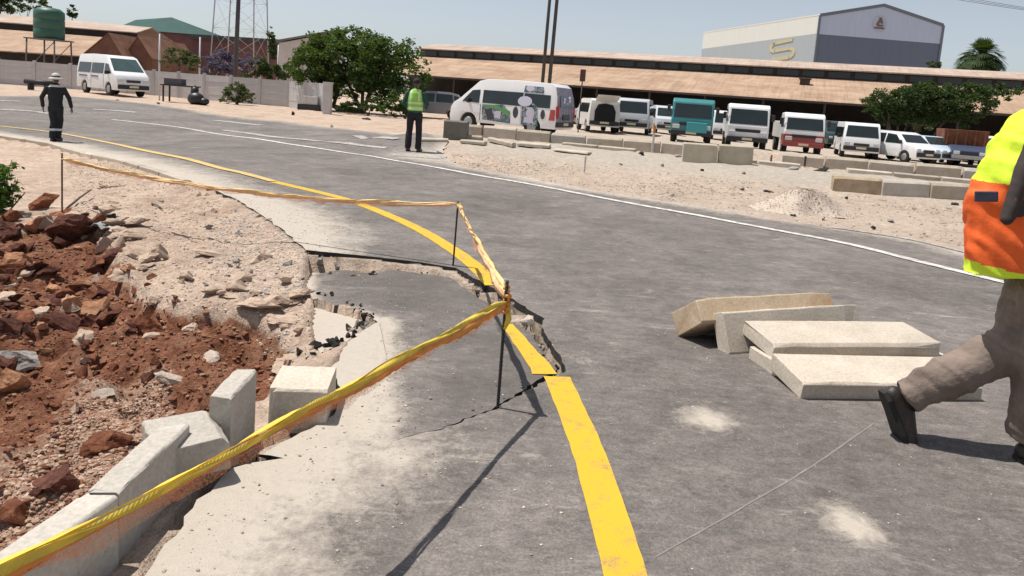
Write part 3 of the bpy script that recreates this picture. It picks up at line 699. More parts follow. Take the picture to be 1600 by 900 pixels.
# ---- water tank on its stand
tk = thing('water_tank', 'green plastic water tank raised on a steel stand', 'water tank', (0, 0, 0)); Yt = 98
c = P(77, 84, Yt); top = P(78, 12, Yt).z; bot = P(77, 61, Yt).z; tk.location = (c.x, c.y, 0)
TG = simple('green_tank_plastic', (0.03, 0.105, 0.075), 0.5, 0.15, 1)
r_ = 21*Yt/1150; m = MB(); H = top-bot
m.tube([(0, 0, bot), (0, 0, bot+.08), (0, 0, bot+H*.3), (0, 0, bot+H*.32), (0, 0, bot+H*.34), (0, 0, bot+H*.6), (0, 0, bot+H*.62), (0, 0, bot+H*.64), (0, 0, bot+H*.86), (0, 0, bot+H*.97), (0, 0, bot+H)], [r_*.96, r_, r_, r_*.96, r_, r_, r_*.96, r_, r_, r_*.72, r_*.3], 24); m.build('tank', TG, tk)
m = MB(); m.tube([(0, 0, top), (0, 0, top+.18)], [.35, .35], 14); m.build('lid', simple('black_lid', (.03, .03, .03), .5), tk)
STEEL = simple('grey_steel', (.16, .155, .15), .5, .2, 2, metal=.3)
m = MB(); m.box((0, 0, bot-.1), (r_*2.3, r_*2.3, .16)); m.build('platform', STEEL, tk)
for sx in (-1, 1):
    for sy in (-1, 1):
        m = MB(); m.tube([(sx*r_*1.05, sy*r_*1.05, 0), (sx*r_, sy*r_, bot-.18)], .11, 6); m.build('leg', STEEL, tk)
for s_ in (-1, 1):
    m = MB(); m.tube([(-r_, s_*r_*1.02, .6), (r_, s_*r_*1.02, bot-.4)], .05, 5); m.build('brace', STEEL, tk)
# ---- lattice tower and poles
tw = thing('lattice_tower', 'thin grey steel lattice tower rising out of frame above the sheds', 'tower', (0, 0, 0)); Yw = 120
c = P(376, 70, Yw); tw.location = (c.x, c.y, 0); hw = 34*Yw/1150; TS = simple('galvanised_steel', (.42, .43, .46), .5, .15, 1)
Ht = 42.0; LG = {}
for sx in (-1, 1):
    for sy in (-1, 1):
        m = MB(); m.tube([(sx*hw, sy*hw, 0), (sx*hw*.55, sy*hw*.55, Ht)], .10, 5); m.build('leg', TS, tw)
def lp(sx, sy, z): k = 1-.45*z/Ht; return Vector((sx*hw*k, sy*hw*k, z))
for i in range(9):
    z0 = 4.6*i; z1 = z0+4.6
    for (a, b) in (((-1, -1), (1, -1)), ((1, -1), (1, 1)), ((1, 1), (-1, 1)), ((-1, 1), (-1, -1))):
        m = MB(); m.tube([lp(*a, z0), lp(*b, z1)], .022, 4); m.tube([lp(*b, z0), lp(*a, z1)], .022, 4); m.tube([lp(*a, z1), lp(*b, z1)], .022, 4); m.build('brace', TS, tw)
def pole(px, pyb, Y, r, h, mat_, label, lean=0.0, cat='pole', group=None, arm=False, name='pole'):
    c = P(px, pyb, Y); z = float(base(c.x, Y)); t = thing(name, label, cat, (c.x, Y, z), 0, group)
    m = MB(); m.tube([(0, 0, -.3), (lean*h*.5, 0, h*.5), (lean*h, 0, h)], [r, r*.86, r*.7], 10); m.build('shaft', mat_, t)
    m = MB(); m.tube([(0, 0, 0), (0, 0, .25)], [r*1.5, r*1.4], 10); m.build('footing', CONC_W, t); return t
WOODP = simple('weathered_pole_timber', (.085, .075, .068), .85, .35, 3, stretch=(4, 4, .5))
DSTEEL = simple('dark_painted_pole', (.045, .045, .06), .5, .2, 2)
WPOLE = simple('white_lamp_post', (.55, .56, .60), .5, .1, 2)
pole(367, 122, 62, .20, 16, DSTEEL, 'dark single steel mast standing among the purple flowering bushes', 0.015, 'mast')
pw = pole(847, 130, 41, .10, 13, WOODP, 'left timber pole of the twin power poles behind the advert covered minibus', 0.008, 'power pole', 'twin power poles', name='power_pole')
pw2 = pole(857.5, 130, 41, .11, 13, WOODP, 'right timber pole of the twin power poles behind the advert covered minibus', 0.012, 'power pole', 'twin power poles', name='power_pole')
m = MB(); m.box((.25, 0, 11.6), (2.6, .12, .14)); cr = m.build('cross_arm', WOODP, pw)
for x in (-.9, .25, 1.4):
    m = MB(); m.tube([(x, 0, 11.68), (x, 0, 11.75), (x, 0, 11.82), (x, 0, 11.95)], [.03, .08, .05, .07], 8); m.build('insulator', simple('brown_porcelain', (.09, .04, .03), .3), cr)
far_pole = pole(2050, 40, 60, .16, 13, WOODP, 'distant timber power pole beyond the right hand parked cars', 0.0, 'power pole', name='power_pole')
m = MB(); m.box((0, 0, 11.6), (2.6, .12, .14)); m.build('cross_arm', WOODP, far_pole)
CAB = simple('dark_cable', (.05, .05, .055), .6)
for i, x in enumerate((-.9, .25, 1.4)):
    a = Vector(pw.location)+Vector((x, 0, 11.95)); b = Vector(far_pole.location)+Vector((x, 0, 11.68)); pts = [a.lerp(b, t)-Vector((0, 0, 4*1.6*t*(1-t))) for t in np.linspace(0, 1, 20)]
    m = MB(); m.tube(pts, .014, 5); o = m.build('power_cable', CAB); tag(o, ['front power cable strung across the sky from the twin poles', 'middle power cable strung across the sky from the twin poles', 'rear power cable strung across the sky from the twin poles'][i], 'cable', 'power cables in the sky')
for i, (px, py, pt, lab) in enumerate([(249, 97, 53, 'white lamp post right of the brick gables'), (312, 97, 58, 'white lamp post among the purple flowers left of the dark mast'), (434, 108, 70, 'white lamp post beside the dark cypress')]):
    h = P(px, pt, 80).z; pole(px, py, 80, .11, h, WPOLE, lab, 0, 'lamp post', 'white lamp posts behind the wall', name='lamp_post')
# brown box on a post right of the van
bs = thing('notice_box', 'small brown box on a thin post behind the advert covered minibus', 'sign', gp(903, 207)); Yb = bs.location.y
zt = P(905, 108, Yb).z-bs.location.z; zb2 = P(905, 127, Yb).z-bs.location.z
m = MB(); m.tube([(0, 0, 0), (0, 0, zb2)], .03, 6); m.build('post', FRAMEBR, bs); m = MB(); m.box((0, 0, (zt+zb2)/2), (.28, .18, zt-zb2)); m.build('box', simple('brown_painted_box', (.10, .045, .03), .6), bs, bevel=.015)

# ================================================================== trees
LEAF = random_island('tree_leaves', [(.022, .045, .010), (.038, .078, .014), (.055, .105, .02), (.072, .125, .026)], .7, .25)
LEAF_D = random_island('dark_tree_leaves', [(.014, .030, .010), (.024, .050, .014), (.036, .070, .02), (.05, .088, .026)], .7, .2)
LEAF_P = random_island('purple_blossom', [(.10, .075, .16), (.15, .11, .25), (.20, .15, .33), (.05, .07, .03)], .8, .2)
LEAF_B = random_island('bright_shrub_leaves', [(.03, .085, .012), (.05, .13, .018), (.08, .175, .028), (.11, .20, .05)], .6, .3)
LEAF_G = random_island('dusty_shrub_leaves', [(.06, .085, .035), (.09, .115, .05), (.12, .14, .07), (.15, .15, .09)], .8, .2)
BARK = simple('grey_brown_bark', (.11, .085, .065), .95, .4, 4, .6, 12, stretch=(3, 3, .6))
def leaf_cloud(blobs, n, size, seed, hollow=0.55, clumps=26, drop=0.0, aspect=0.55):
    """many small leaf faces in loose clumps through a set of ellipsoids: blobs = (centre, radii)"""
    r = np.random.default_rng(seed); C = []
    vol = np.array([b[1][0]*b[1][1]*b[1][2] for b in blobs])**.75; vol = vol/vol.sum()
    cl = []
    for (c, rad), v in zip(blobs, vol):
        k = max(3, int(clumps*len(blobs)*v)); d = r.normal(size=(k, 3)); d /= np.linalg.norm(d, axis=1)[:, None]
        q = hollow+(1.02-hollow)*r.random(k)**.6
        pos = np.array(c)+d*q[:, None]*np.array(rad); s_ = (np.mean(rad)*.24)*(.5+r.random(k)*.9)
        for p, s in zip(pos, s_): cl.append((p, s))
    w_ = np.array([c[1]**2 for c in cl]); w_ /= w_.sum(); pick = r.choice(len(cl), n, p=w_)
    cp = np.array([cl[i][0] for i in pick]); cs = np.array([cl[i][1] for i in pick])
    d = r.normal(size=(n, 3)); d /= np.linalg.norm(d, axis=1)[:, None]
    pos = cp+d*(cs*(r.random(n)**.45))[:, None]*np.array([1.15, 1.15, .75]); pos[:, 2] -= drop*r.random(n)
    a = r.normal(size=(n, 3)); a[:, 2] *= .45; a /= np.linalg.norm(a, axis=1)[:, None]
    b = np.cross(a, r.normal(size=(n, 3))); b /= np.linalg.norm(b, axis=1)[:, None]
    L = size*(.35+1.25*r.random(n)**1.3)[:, None]; W = L*aspect
    up = np.cross(a, b)*L*.12
    V = np.stack([pos-a*L*.5, pos+b*W*.5+up, pos+a*L*.5, pos-b*W*.5+up], 1).reshape(-1, 3)
    return V, np.arange(4*n).reshape(-1, 4)
def px_blobs(bl, Y, org):
    s = Y/1150.0; out = []
    for b in bl:
        c = at(b[0], b[1], Y+(b[4] if len(b) > 4 else 0))-org; out.append(((c.x, c.y, c.z), (b[2]*s, (b[2]+b[3])*.5*s*(b[5] if len(b) > 5 else 1), b[3]*s)))
    return out
def tree(name, label, org, Y, bl, n, size, leaf, seed, limbs, group=None, cat='tree', hollow=.5, clumps=26, aspect=.55, trunk_r=.16):
    t = thing(name, label, cat, org, 0, group); B = px_blobs(bl, Y, Vector(org))
    V, F = leaf_cloud(B, n, size, seed, hollow, clumps, aspect=aspect); npmesh('crown', V, F, leaf, t)
    r = random.Random(seed); m = MB(); zc = min(b[0][2] for b in B)
    for k in range(limbs):
        bx = (k-(limbs-1)/2)*trunk_r*1.6; tgt = Vector(B[k % len(B)][0]); mid = Vector((bx*1.5+tgt.x*.35, tgt.y*.3, zc*.45))
        path = [(bx, 0, -.2), (bx*1.2, r.uniform(-.1, .1), zc*.2), tuple(mid), tuple(mid.lerp(tgt, .5)+Vector((r.uniform(-.2, .2), r.uniform(-.2, .2), .1))), tuple(tgt)]
        m.tube(path, [trunk_r*1.15, trunk_r, trunk_r*.75, trunk_r*.45, trunk_r*.15], 7)
        for q in range(3):
            e = tgt+Vector((r.uniform(-1, 1)*B[k % len(B)][1][0]*.8, r.uniform(-1, 1)*B[k % len(B)][1][1]*.8, r.uniform(-.3, .8)*B[k % len(B)][1][2])); s_ = mid.lerp(tgt, .3+.25*q)
            m.tube([tuple(s_), tuple(s_.lerp(e, .55)+Vector((0, 0, .15))), tuple(e)], [trunk_r*.4, trunk_r*.25, trunk_r*.08], 5)
    m.build('trunk', BARK, t); return t
o = gp(548, 175)
tree('spreading_tree', 'big round green tree with several stems right of the grey wall', (o.x, o.y, 0), o.y,
     [(545, 92, 75, 45), (500, 105, 48, 40), (480, 118, 34, 34), (600, 100, 58, 46), (560, 70, 50, 28), (520, 75, 40, 28), (632, 115, 40, 38), (560, 130, 70, 28), (618, 140, 45, 26), (500, 128, 45, 22), (655, 105, 16, 22), (545, 158, 12, 12)], 21000, .21, LEAF, 3, 6, hollow=.35, clumps=30)
o = at(1440, 232, 49)
tree('flat_topped_tree', 'dark flat topped acacia spreading over the parked cars at right', (o.x, o.y+1.5, float(base(o.x, o.y))), o.y+1.5,
     [(1400, 158, 45, 26), (1372, 168, 30, 22), (1440, 165, 55, 30), (1490, 160, 50, 27), (1530, 150, 50, 20), (1565, 142, 36, 13), (1455, 142, 50, 16), (1500, 180, 36, 18), (1425, 186, 45, 14), (1375, 188, 22, 8)], 27000, .18, LEAF_D, 5, 4, hollow=.35, clumps=24, trunk_r=.11)
# spiky palm behind the warehouse
o = at(1527, 132, 92); pt = thing('palm_tree', 'shaggy round headed palm showing above the warehouse roof', 'tree', (o.x, 92, 0)); cz = P(1525, 95, 92).z
m = MB(); m.tube([(0, 0, 0), (.1, 0, cz*.5), (0, 0, cz-.3)], [.3, .24, .2], 8); m.build('trunk', BARK, pt)
r = random.Random(4); V = []; F = []
for k in range(420):
    th = r.uniform(0, 2*math.pi); el = r.uniform(-.75, 1.45); d = Vector((math.cos(th)*math.cos(el), math.sin(th)*math.cos(el), math.sin(el))); L = r.uniform(1.9, 3.3)*(1.0 if el > -.2 else .85); s_ = d.cross(Vector((0, 0, 1))).normalized()
    c0 = Vector((0, 0, cz)); pts = [c0+d*.4, c0+d*L*.6+Vector((0, 0, .05)), c0+d*L-Vector((0, 0, .45*L*math.cos(el)))]
    for j in range(7):   # fan of leaflets at the tip
        f = (j-3)/3.0; b_ = pts[1]; e = b_+(pts[2]-pts[1])*(1-.25*abs(f))+s_*f*.75; i0 = len(V); wv = d.cross(s_)*.05
        V += [b_-s_*.07, b_+s_*.07, e+s_*.04, e-s_*.04]; F.append((i0, i0+1, i0+2, i0+3))
    i0 = len(V); V += [pts[0]-s_*.03, pts[0]+s_*.03, pts[1]+s_*.03, pts[1]-s_*.03]; F.append((i0, i0+1, i0+2, i0+3))
npmesh('crown', [tuple(v) for v in V], F, LEAF_D, pt)
def simple_tree(name, label, px, pyb, Y, bl, n, size, leaf, seed, z=0, limbs=2, group=None, cat='tree', **kw):
    o = at(px, pyb, Y); return tree(name, label, (o.x, Y, z), Y, bl, n, size, leaf, seed, limbs, group, cat, **kw)
simple_tree('small_tree', 'small dark round tree between the tall grey shed and the palm', 1459, 130, 110, [(1459, 104, 12, 9)], 700, .3, LEAF_D, 8, limbs=1)
simple_tree('dark_tree', 'dark tree crown rising over the left warehouse roof', 30, 60, 150, [(10, 6, 30, 14), (45, 5, 26, 12), (70, 10, 10, 8), (-30, 2, 40, 20)], 5000, .6, LEAF_D, 9)
simple_tree('small_tree', 'small grey green tree top right of the water tank', 113, 60, 150, [(113, 18, 8, 9)], 500, .45, LEAF_D, 10, limbs=1)
simple_tree('cypress_tree', 'narrow dark cypress between the tower and the big tree', 424, 110, 100, [(421, 50, 4, 9), (424, 62, 6, 12), (426, 78, 7, 14)], 1800, .25, LEAF_D, 11, limbs=1)
simple_tree('jacaranda', 'purple flowering jacaranda behind the grey wall left of the dark mast', 345, 118, 66, [(348, 98, 24, 15), (330, 104, 16, 14), (368, 104, 16, 14), (345, 85, 14, 8), (390, 96, 14, 14)], 5200, .2, LEAF_P, 12, limbs=3)
simple_tree('leafy_tree', 'grey green tree behind the wall between white lamp post and minibus', 282, 112, 74, [(280, 88, 22, 14), (300, 98, 14, 12), (262, 98, 12, 10)], 2600, .25, LEAF_G, 13, limbs=2)
simple_tree('leafy_tree', 'dark leafy tree behind the wall right of the dark mast', 408, 118, 70, [(405, 103, 20, 14), (425, 112, 22, 12), (448, 112, 18, 14), (385, 112, 14, 10)], 4200, .22, LEAF_D, 14, limbs=3)
# shrubs on the verge
o = gp(370, 163); tree('shrub', 'dusty green shrub growing against the grey wall', (o.x, o.y, 0), o.y, [(368, 145, 18, 14), (385, 152, 14, 12), (352, 152, 12, 10), (372, 134, 10, 7)], 2600, .14, LEAF_G, 15, 3, cat='shrub', trunk_r=.04, group=None)
o = gp(575, 180)
tree('shrub', 'low dark shrub under the big tree', (o.x, o.y, 0), o.y, [(585, 164, 22, 11), (560, 168, 18, 8), (540, 166, 14, 9)], 2200, .16, LEAF_D, 16, 2, cat='shrub', trunk_r=.04)
o = gp(628, 186)
tree('shrub', 'green shrub behind the man in the lime vest', (o.x, o.y+1, 0), o.y+1, [(615, 162, 14, 18), (640, 160, 14, 20), (600, 168, 10, 12)], 2200, .16, LEAF, 17, 2, cat='shrub', trunk_r=.04)
o = gp(1425, 238); tree('shrub', 'pale flowering shrub between the parked white cars', (o.x, o.y+2.5, -.3), o.y+2.5, [(1440, 192, 18, 14), (1420, 188, 10, 10)], 1200, .16, LEAF_G, 18, 2, cat='shrub', trunk_r=.03)
# foreground shrub at the left edge
o = gpt(4, 338); tree('leafy_shrub', 'bright green leafy shrub at the edge of the red soil heap', (o.x, o.y, o.z-.05), o.y, [(-4, 290, 30, 34), (12, 268, 18, 22), (20, 300, 18, 16), (-30, 285, 30, 40), (6, 316, 22, 14), (30, 262, 6, 8), (-20, 250, 12, 14)], 2600, .055, LEAF_B, 19, 4, cat='shrub', trunk_r=.012, hollow=.3)
# ================================================================== VEHICLES
def paint(name, c, rough=0.35): return simple(name, c, rough, 0.06, 1.5, coat=0.35)
WHITE = paint('white_car_paint', (.78, .79, .80)); SILVER = paint('silver_car_paint', (.50, .53, .56), .4); OFFW = paint('dusty_white_paint', (.66, .65, .62), .5)
TEAL = paint('teal_cab_paint', (.035, .20, .215)); REDP = paint('dark_red_paint', (.27, .035, .03)); BLUEP = paint('pale_blue_car_paint', (.50, .62, .74)); DKBL = paint('dark_blue_paint', (.04, .055, .10))
GLASS = simple('tinted_vehicle_glass', (.022, .032, .034), .08, .3, 1.2, spec=.6); GLASS_L = simple('clear_vehicle_glass', (.055, .095, .095), .08, .3, 1.2, spec=.7)
TYRE = simple('tyre_rubber', (.018, .018, .018), .85, .3, 8); RIM = simple('steel_rim', (.36, .36, .37), .4, .15, 4, metal=.6); BLK = simple('black_plastic', (.025, .025, .027), .6, .2, 5)
LAMP = simple('headlamp_lens', (.62, .64, .66), .15, .1, 3); TAIL = simple('red_tail_lens', (.40, .02, .02), .25, .1, 3); PLATE = simple('number_plate', (.65, .60, .40), .5, .1, 8)
RUST = simple('rusty_red_steel', (.21, .075, .035), .9, .45, 2.5)
def vehicle(name, label, cat, loc, rz, prof, W, belt, top_k, body_m, arches, wr=.33, wins=(), shield=None, rearwin=None, livery=(), group=None, lamps=True, nose_k=.93, lower=None, win_m=None, shield_m=None, door_lines=(), bumper=BLK):
    """prof: side outline (x forward, z up), counter-clockwise from rear bottom over the roof to front bottom"""
    t = thing(name, label, cat, loc, rz, group)
    zt = max(p[1] for p in prof); xf = max(p[0] for p in prof); xr = min(p[0] for p in prof); hw = W/2
    def fac(x, z):
        k = 1.0 if z < belt else 1-(1-top_k)*((z-belt)/(zt-belt))
        f = (x-(xf-.9))/.9
        if f > 0: k *= 1-(1-nose_k)*f*f
        g = ((xr+.35)-x)/.35
        if g > 0: k *= 1-.03*g*g
        return k
    bot = prof[-1][1]; poly = list(prof)            # rear bottom .. roof .. front bottom
    under = []
    for ax in sorted(arches, reverse=True):
        ar = wr*1.2; h0 = wr*1.0-bot
        for a in np.linspace(0, math.pi, 9):
            under.append((ax+ar*math.cos(a), max(bot, wr*.95+ar*math.sin(a)) if 0 < a < math.pi else bot))
    poly = poly+under
    bm = bmesh.new()
    L = [bm.verts.new((x, -hw, z)) for x, z in poly]; Rr = [bm.verts.new((x, hw, z)) for x, z in poly]; n = len(poly)
    bm.faces.new(L[::-1]); bm.faces.new(Rr)
    for i in range(n): bm.faces.new((L[i], L[(i+1) % n], Rr[(i+1) % n], Rr[i]))
    for z in (belt, belt+(zt-belt)*.55, belt-.35):
        g = list(bm.verts)+list(bm.edges)+list(bm.faces); bmesh.ops.bisect_plane(bm, geom=g, plane_co=(0, 0, z), plane_no=(0, 0, 1))
    for x in (xf-.5, xf-.9, xr+.35, 0):
        g = list(bm.verts)+list(bm.edges)+list(bm.faces); bmesh.ops.bisect_plane(bm, geom=g, plane_co=(x, 0, 0), plane_no=(1, 0, 0))
    for v in bm.verts: v.co.y *= fac(v.co.x, v.co.z)
    bmesh.ops.recalc_face_normals(bm, faces=bm.faces[:])
    me = bpy.data.meshes.new('body'); bm.to_mesh(me); bm.free(); me.materials.append(body_m)
    if lower is not None:
        me.materials.append(lower[1])
        for p in me.polygons:
            if p.center.z < lower[0]: p.material_index = 1
    b = bpy.data.objects.new('body', me); COL.objects.link(b); b.parent = t
    bv = b.modifiers.new('bevel', 'BEVEL'); bv.width = .045; bv.segments = 3; bv.limit_method = 'ANGLE'; bv.angle_limit = R(38)
    for p in me.polygons: p.use_smooth = True
    def sidepoly(pts, sgn, o0=-.01, o1=.014):
        n = len(pts); vs = [(x, sgn*(hw*fac(x, z)+o0), z) for x, z in pts]+[(x, sgn*(hw*fac(x, z)+o1), z) for x, z in pts]
        fs = [tuple(range(n)), tuple(range(2*n-1, n-1, -1))]+[(i+n, (i+1) % n+n, (i+1) % n, i) for i in range(n)]
        return vs, (fs if sgn < 0 else [f[::-1] for f in fs])
    for sgn in (-1, 1):
        for pts in wins: m = MB(); m.add(*sidepoly(pts, sgn)); m.build('window', win_m or GLASS, t)
        for x in door_lines:
            m = MB(); m.add(*sidepoly([(x, .45), (x+.025, .45), (x+.025, belt+.0), (x, belt+.0)], sgn, -.01, .006)); m.build('door_seam', BLK, t)
    for (pts, mt, nm) in livery:
        for sgn in (-1, 1): m = MB(); m.add(*sidepoly(pts, sgn, .0, .018+.004*(livery.index((pts, mt, nm)) % 4))); m.build(nm, mt, t)
    def across(p0, p1, k0, k1, nm, mt, o=.016, y0=None):
        (xa, za), (xb, zb) = p0, p1; d = Vector((xb-xa, 0, zb-za)); nn = Vector((d.z, 0, -d.x)).normalized()
        if nn.x*(1 if xa > 0 else -1) < 0: nn = -nn
        vs = []
        for off in (-.02, o):
            for (x, z, k) in ((xa, za, k0), (xb, zb, k1)):
                for s_ in (-1, 1): vs.append((x+nn.x*off, s_*hw*fac(x, z)*k, z+nn.z*off))
        m = MB(); m.add(vs, [(0, 1, 3, 2), (4, 6, 7, 5), (0, 4, 5, 1), (2, 3, 7, 6), (0, 2, 6, 4), (1, 5, 7, 3)]); return m.build(nm, mt, t)
    if shield: across(shield[0], shield[1], .86, .9, 'windscreen', shield_m or GLASS)
    if rearwin: across(rearwin[0], rearwin[1], .84, .84, 'rear_window', GLASS)
    for ax in arches:
        for s_ in (-1, 1):
            m = MB(); m.tube([(0, -.11, 0), (0, -.1, 0), (0, .1, 0), (0, .11, 0)], [wr*.9, wr, wr, wr*.9], 20); wv = m.build('wheel', TYRE, t, loc=(ax, s_*(hw-.13), wr))
            m = MB(); m.tube([(0, s_*.1, 0), (0, s_*.122, 0)], [wr*.62, wr*.55], 14); m.build('rim', RIM, wv)
    zb = bot+.2
    if lamps:
        zl = lamps if isinstance(lamps, float) else .78
        for s_ in (-1, 1):
            m = MB(); m.box((xf-.09, s_*hw*nose_k*.78, zl), (.16, hw*.30, .2)); m.build('headlight', LAMP, t, bevel=.03)
            m = MB(); m.box((xr+.03, s_*hw*.90, belt-.1), (.08, .14, .42)); m.build('tail_light', TAIL, t, bevel=.02)
            m = MB(); m.box((xf-1.0, s_*(hw+.09), belt+.12), (.1, .18, .2)); m.build('mirror', BLK, t, bevel=.03)
        m = MB(); m.box((xf-.01, 0, zl-.02), (.07, hw*nose_k*.85, .14)); m.build('grille', BLK, t, bevel=.01)
    m = MB(); m.box((xf-.03, 0, zb), (.18, W*nose_k*.97, .24)); m.build('front_bumper', bumper, t, bevel=.04)
    m = MB(); m.box((xr+.02, 0, zb), (.16, W*.95, .22)); m.build('rear_bumper', bumper, t, bevel=.04)
    for x, s_ in ((xf+.065, 1), (xr-.065, -1)): m = MB(); m.box((x, 0, zb+.02), (.012, .5, .11)); m.build('number_plate', PLATE, t)
    return t
MINI = [(-2.58, .34), (-2.6, .6), (-2.62, 1.2), (-2.56, 1.7), (-2.45, 2.1), (-2.25, 2.24), (-.6, 2.28), (.8, 2.26), (1.2, 2.16), (1.62, 1.787), (2.1, 1.36), (2.42, 1.17), (2.58, .95), (2.62, .6), (2.6, .34)]
MW = [[(1.12, 1.2), (1.98, 1.24), (1.5, 1.74), (1.12, 1.78)], [(-.55, 1.2), (.98, 1.2), (.98, 1.78), (-.55, 1.78)], [(-2.35, 1.2), (-.68, 1.2), (-.68, 1.78), (-2.3, 1.78)]]
def on(px, py, Y):
    """point at a pixel column, standing on the ground at distance Y"""
    q = at(px, py, Y); return (q.x, Y, float(base(q.x, Y)))
SCR = simple('unreadable_side_lettering', (.16, .17, .19), .6)
lett = [([(x, .98), (x+w_, .98), (x+w_, 1.06), (x, 1.06)], SCR, 'side_lettering') for x, w_ in ((-2.2, .22), (-1.93, .3), (-1.58, .26), (-1.28, .18), (-.55, .34), (-.16, .2), (.08, .28))]
vehicle('minibus', 'plain white high roof minibus parked by the grey wall with its nose to the right', 'minibus', on(176, 148, 43.0), R(-38), MINI, 1.9, 1.16, .84, WHITE, (1.62, -1.5), .36, MW, ((1.29, 2.08), (2.05, 1.405)), ((-2.62, 1.25), (-2.5, 2.0)), livery=lett, door_lines=(1.02, -.6), shield_m=GLASS_L, lamps=.88)
# minibus wrapped with an advert
LG = paint('advert_dark_green', (.03, .12, .06)); LB = paint('advert_slate_blue', (.13, .16, .24)); LM = paint('advert_mauve_grey', (.20, .175, .23)); LP = paint('advert_pale_lilac', (.55, .53, .64)); LD = paint('advert_near_black', (.03, .035, .05)); LR = paint('advert_red', (.45, .05, .05)); LGR = paint('advert_leaf_green', (.10, .30, .10))
_a = NT('advert_print_collage'); _v = _a.coord(); _a.col(_a.ramp(_a.noise(_v, 4.5, 5, .6, 1.6), [(.30, (.02, .03, .05)), (.42, (.09, .12, .20)), (.50, (.03, .12, .07)), (.56, (.42, .42, .52)), (.66, (.10, .10, .17)), (.8, (.55, .55, .62))])); _a.set(Roughness=.4, Coat_Weight=.3); LC = _a.m
_a = NT('mauve_print_collage'); _v = _a.coord(); _a.col(_a.ramp(_a.noise(_v, 4.0, 5, .6, 1.4), [(.30, (.06, .05, .09)), (.46, (.19, .165, .22)), (.58, (.26, .23, .29)), (.72, (.40, .36, .43))])); _a.set(Roughness=.4, Coat_Weight=.3); LMC = _a.m
def oval(cx, cz, rx, rz, n=14, a0=0): return [(cx+rx*math.cos(a), cz+rz*math.sin(a)) for a in np.linspace(0, 2*math.pi, n, endpoint=False)]
liv = [([(.95, 1.12), (.9, .5), (-.5, .42), (-.45, .9), (-.1, 1.2)], LC, 'advert_panel'), ([(.95, 1.15), (.2, 1.16), (-.45, .95), (-.35, .72), (.1, .98), (.7, 1.04)], LGR, 'advert_panel'),
       ([(.8, .95), (.45, .98), (.3, .55), (.62, .5)], LD, 'advert_panel'), ([(.3, .9), (-.02, .92), (.0, .6), (.28, .62)], LP, 'advert_panel'), ([(-.5, 1.14), (-.95, 1.14), (-.95, .44), (-.5, .44)], WHITE, 'advert_panel'), (oval(-.72, .92, .13, .24), LD, 'advert_figure'),
       ([(-1.0, 1.24), (-1.3, 1.5), (-1.72, 1.24), (-1.8, .42), (-1.02, .42)], LC, 'advert_panel'), (oval(-1.12, 1.42, .34, .22), LP, 'advert_figure'), (oval(-1.42, .95, .2, .22), LP, 'advert_figure'), ([(-1.15, .75), (-1.55, .78), (-1.6, .5), (-1.12, .48)], LP, 'advert_figure'),
       ([(-1.05, 2.08), (-1.9, 2.06), (-1.95, 1.8), (-1.02, 1.8)], LC, 'advert_panel'), (oval(-1.3, 1.98, .2, .12), LP, 'advert_figure'), (oval(-2.0, .92, .1, .2), LD, 'advert_figure'), ([(-2.35, 1.15), (-2.55, 1.15), (-2.55, .7), (-2.3, .7)], LR, 'advert_panel')]
LW = [[(1.12, 1.2), (1.98, 1.24), (1.5, 1.74), (1.12, 1.78)], [(-1.0, 1.2), (.95, 1.22), (.95, 1.78), (-1.0, 1.78)], [(-2.3, 1.2), (-1.05, 1.2), (-1.05, 1.76), (-2.28, 1.74)]]
av = vehicle('minibus', 'white minibus covered in green, blue and mauve adverts, seen from its rear corner', 'minibus', on(796, 208, 32.8), R(180-27), MINI, 1.9, 1.16, .86, WHITE, (1.62, -1.5), .36, LW, ((1.29, 2.08), (2.05, 1.405)), None, livery=liv, door_lines=(1.02,), lamps=.88)
# mauve rear wrap
m = MB(); m.add([(-2.64, -.88, .55), (-2.64, .88, .55), (-2.655, .88, 1.2), (-2.655, -.88, 1.2), (-2.595, -.82, 1.7), (-2.595, .82, 1.7), (-2.48, -.76, 2.1), (-2.48, .76, 2.1)], [(0, 3, 2, 1), (3, 4, 5, 2), (4, 6, 7, 5)]); bk = m.build('rear_door', LMC, av); sd_ = bk.modifiers.new('depth', 'SOLIDIFY'); sd_.thickness = .03
m = MB(); m.add([(-2.672, -.66, 1.28), (-2.672, .66, 1.28), (-2.612, .62, 1.75), (-2.612, -.62, 1.75)], [(0, 3, 2, 1)]); rw = m.build('rear_window', LB, bk)
m = MB(); m.box((-2.67, .02, .85), (.05, .7, .22)); m.build('plate_recess', LD, bk)
for y, z, r_ in ((.25, 1.55, .12), (-.3, 1.62, .14), (-.1, 1.4, .1)):
    m = MB(); m.tube([(-2.64, y, z), (-2.675+.02, y, z)], r_, 12); m.build('printed_face', LP, bk)
for s_ in (-1, 1):
    m = MB(); m.box((-2.62, s_*.85, 1.05), (.1, .14, .55)); m.build('tail_light', TAIL, av, bevel=.02)
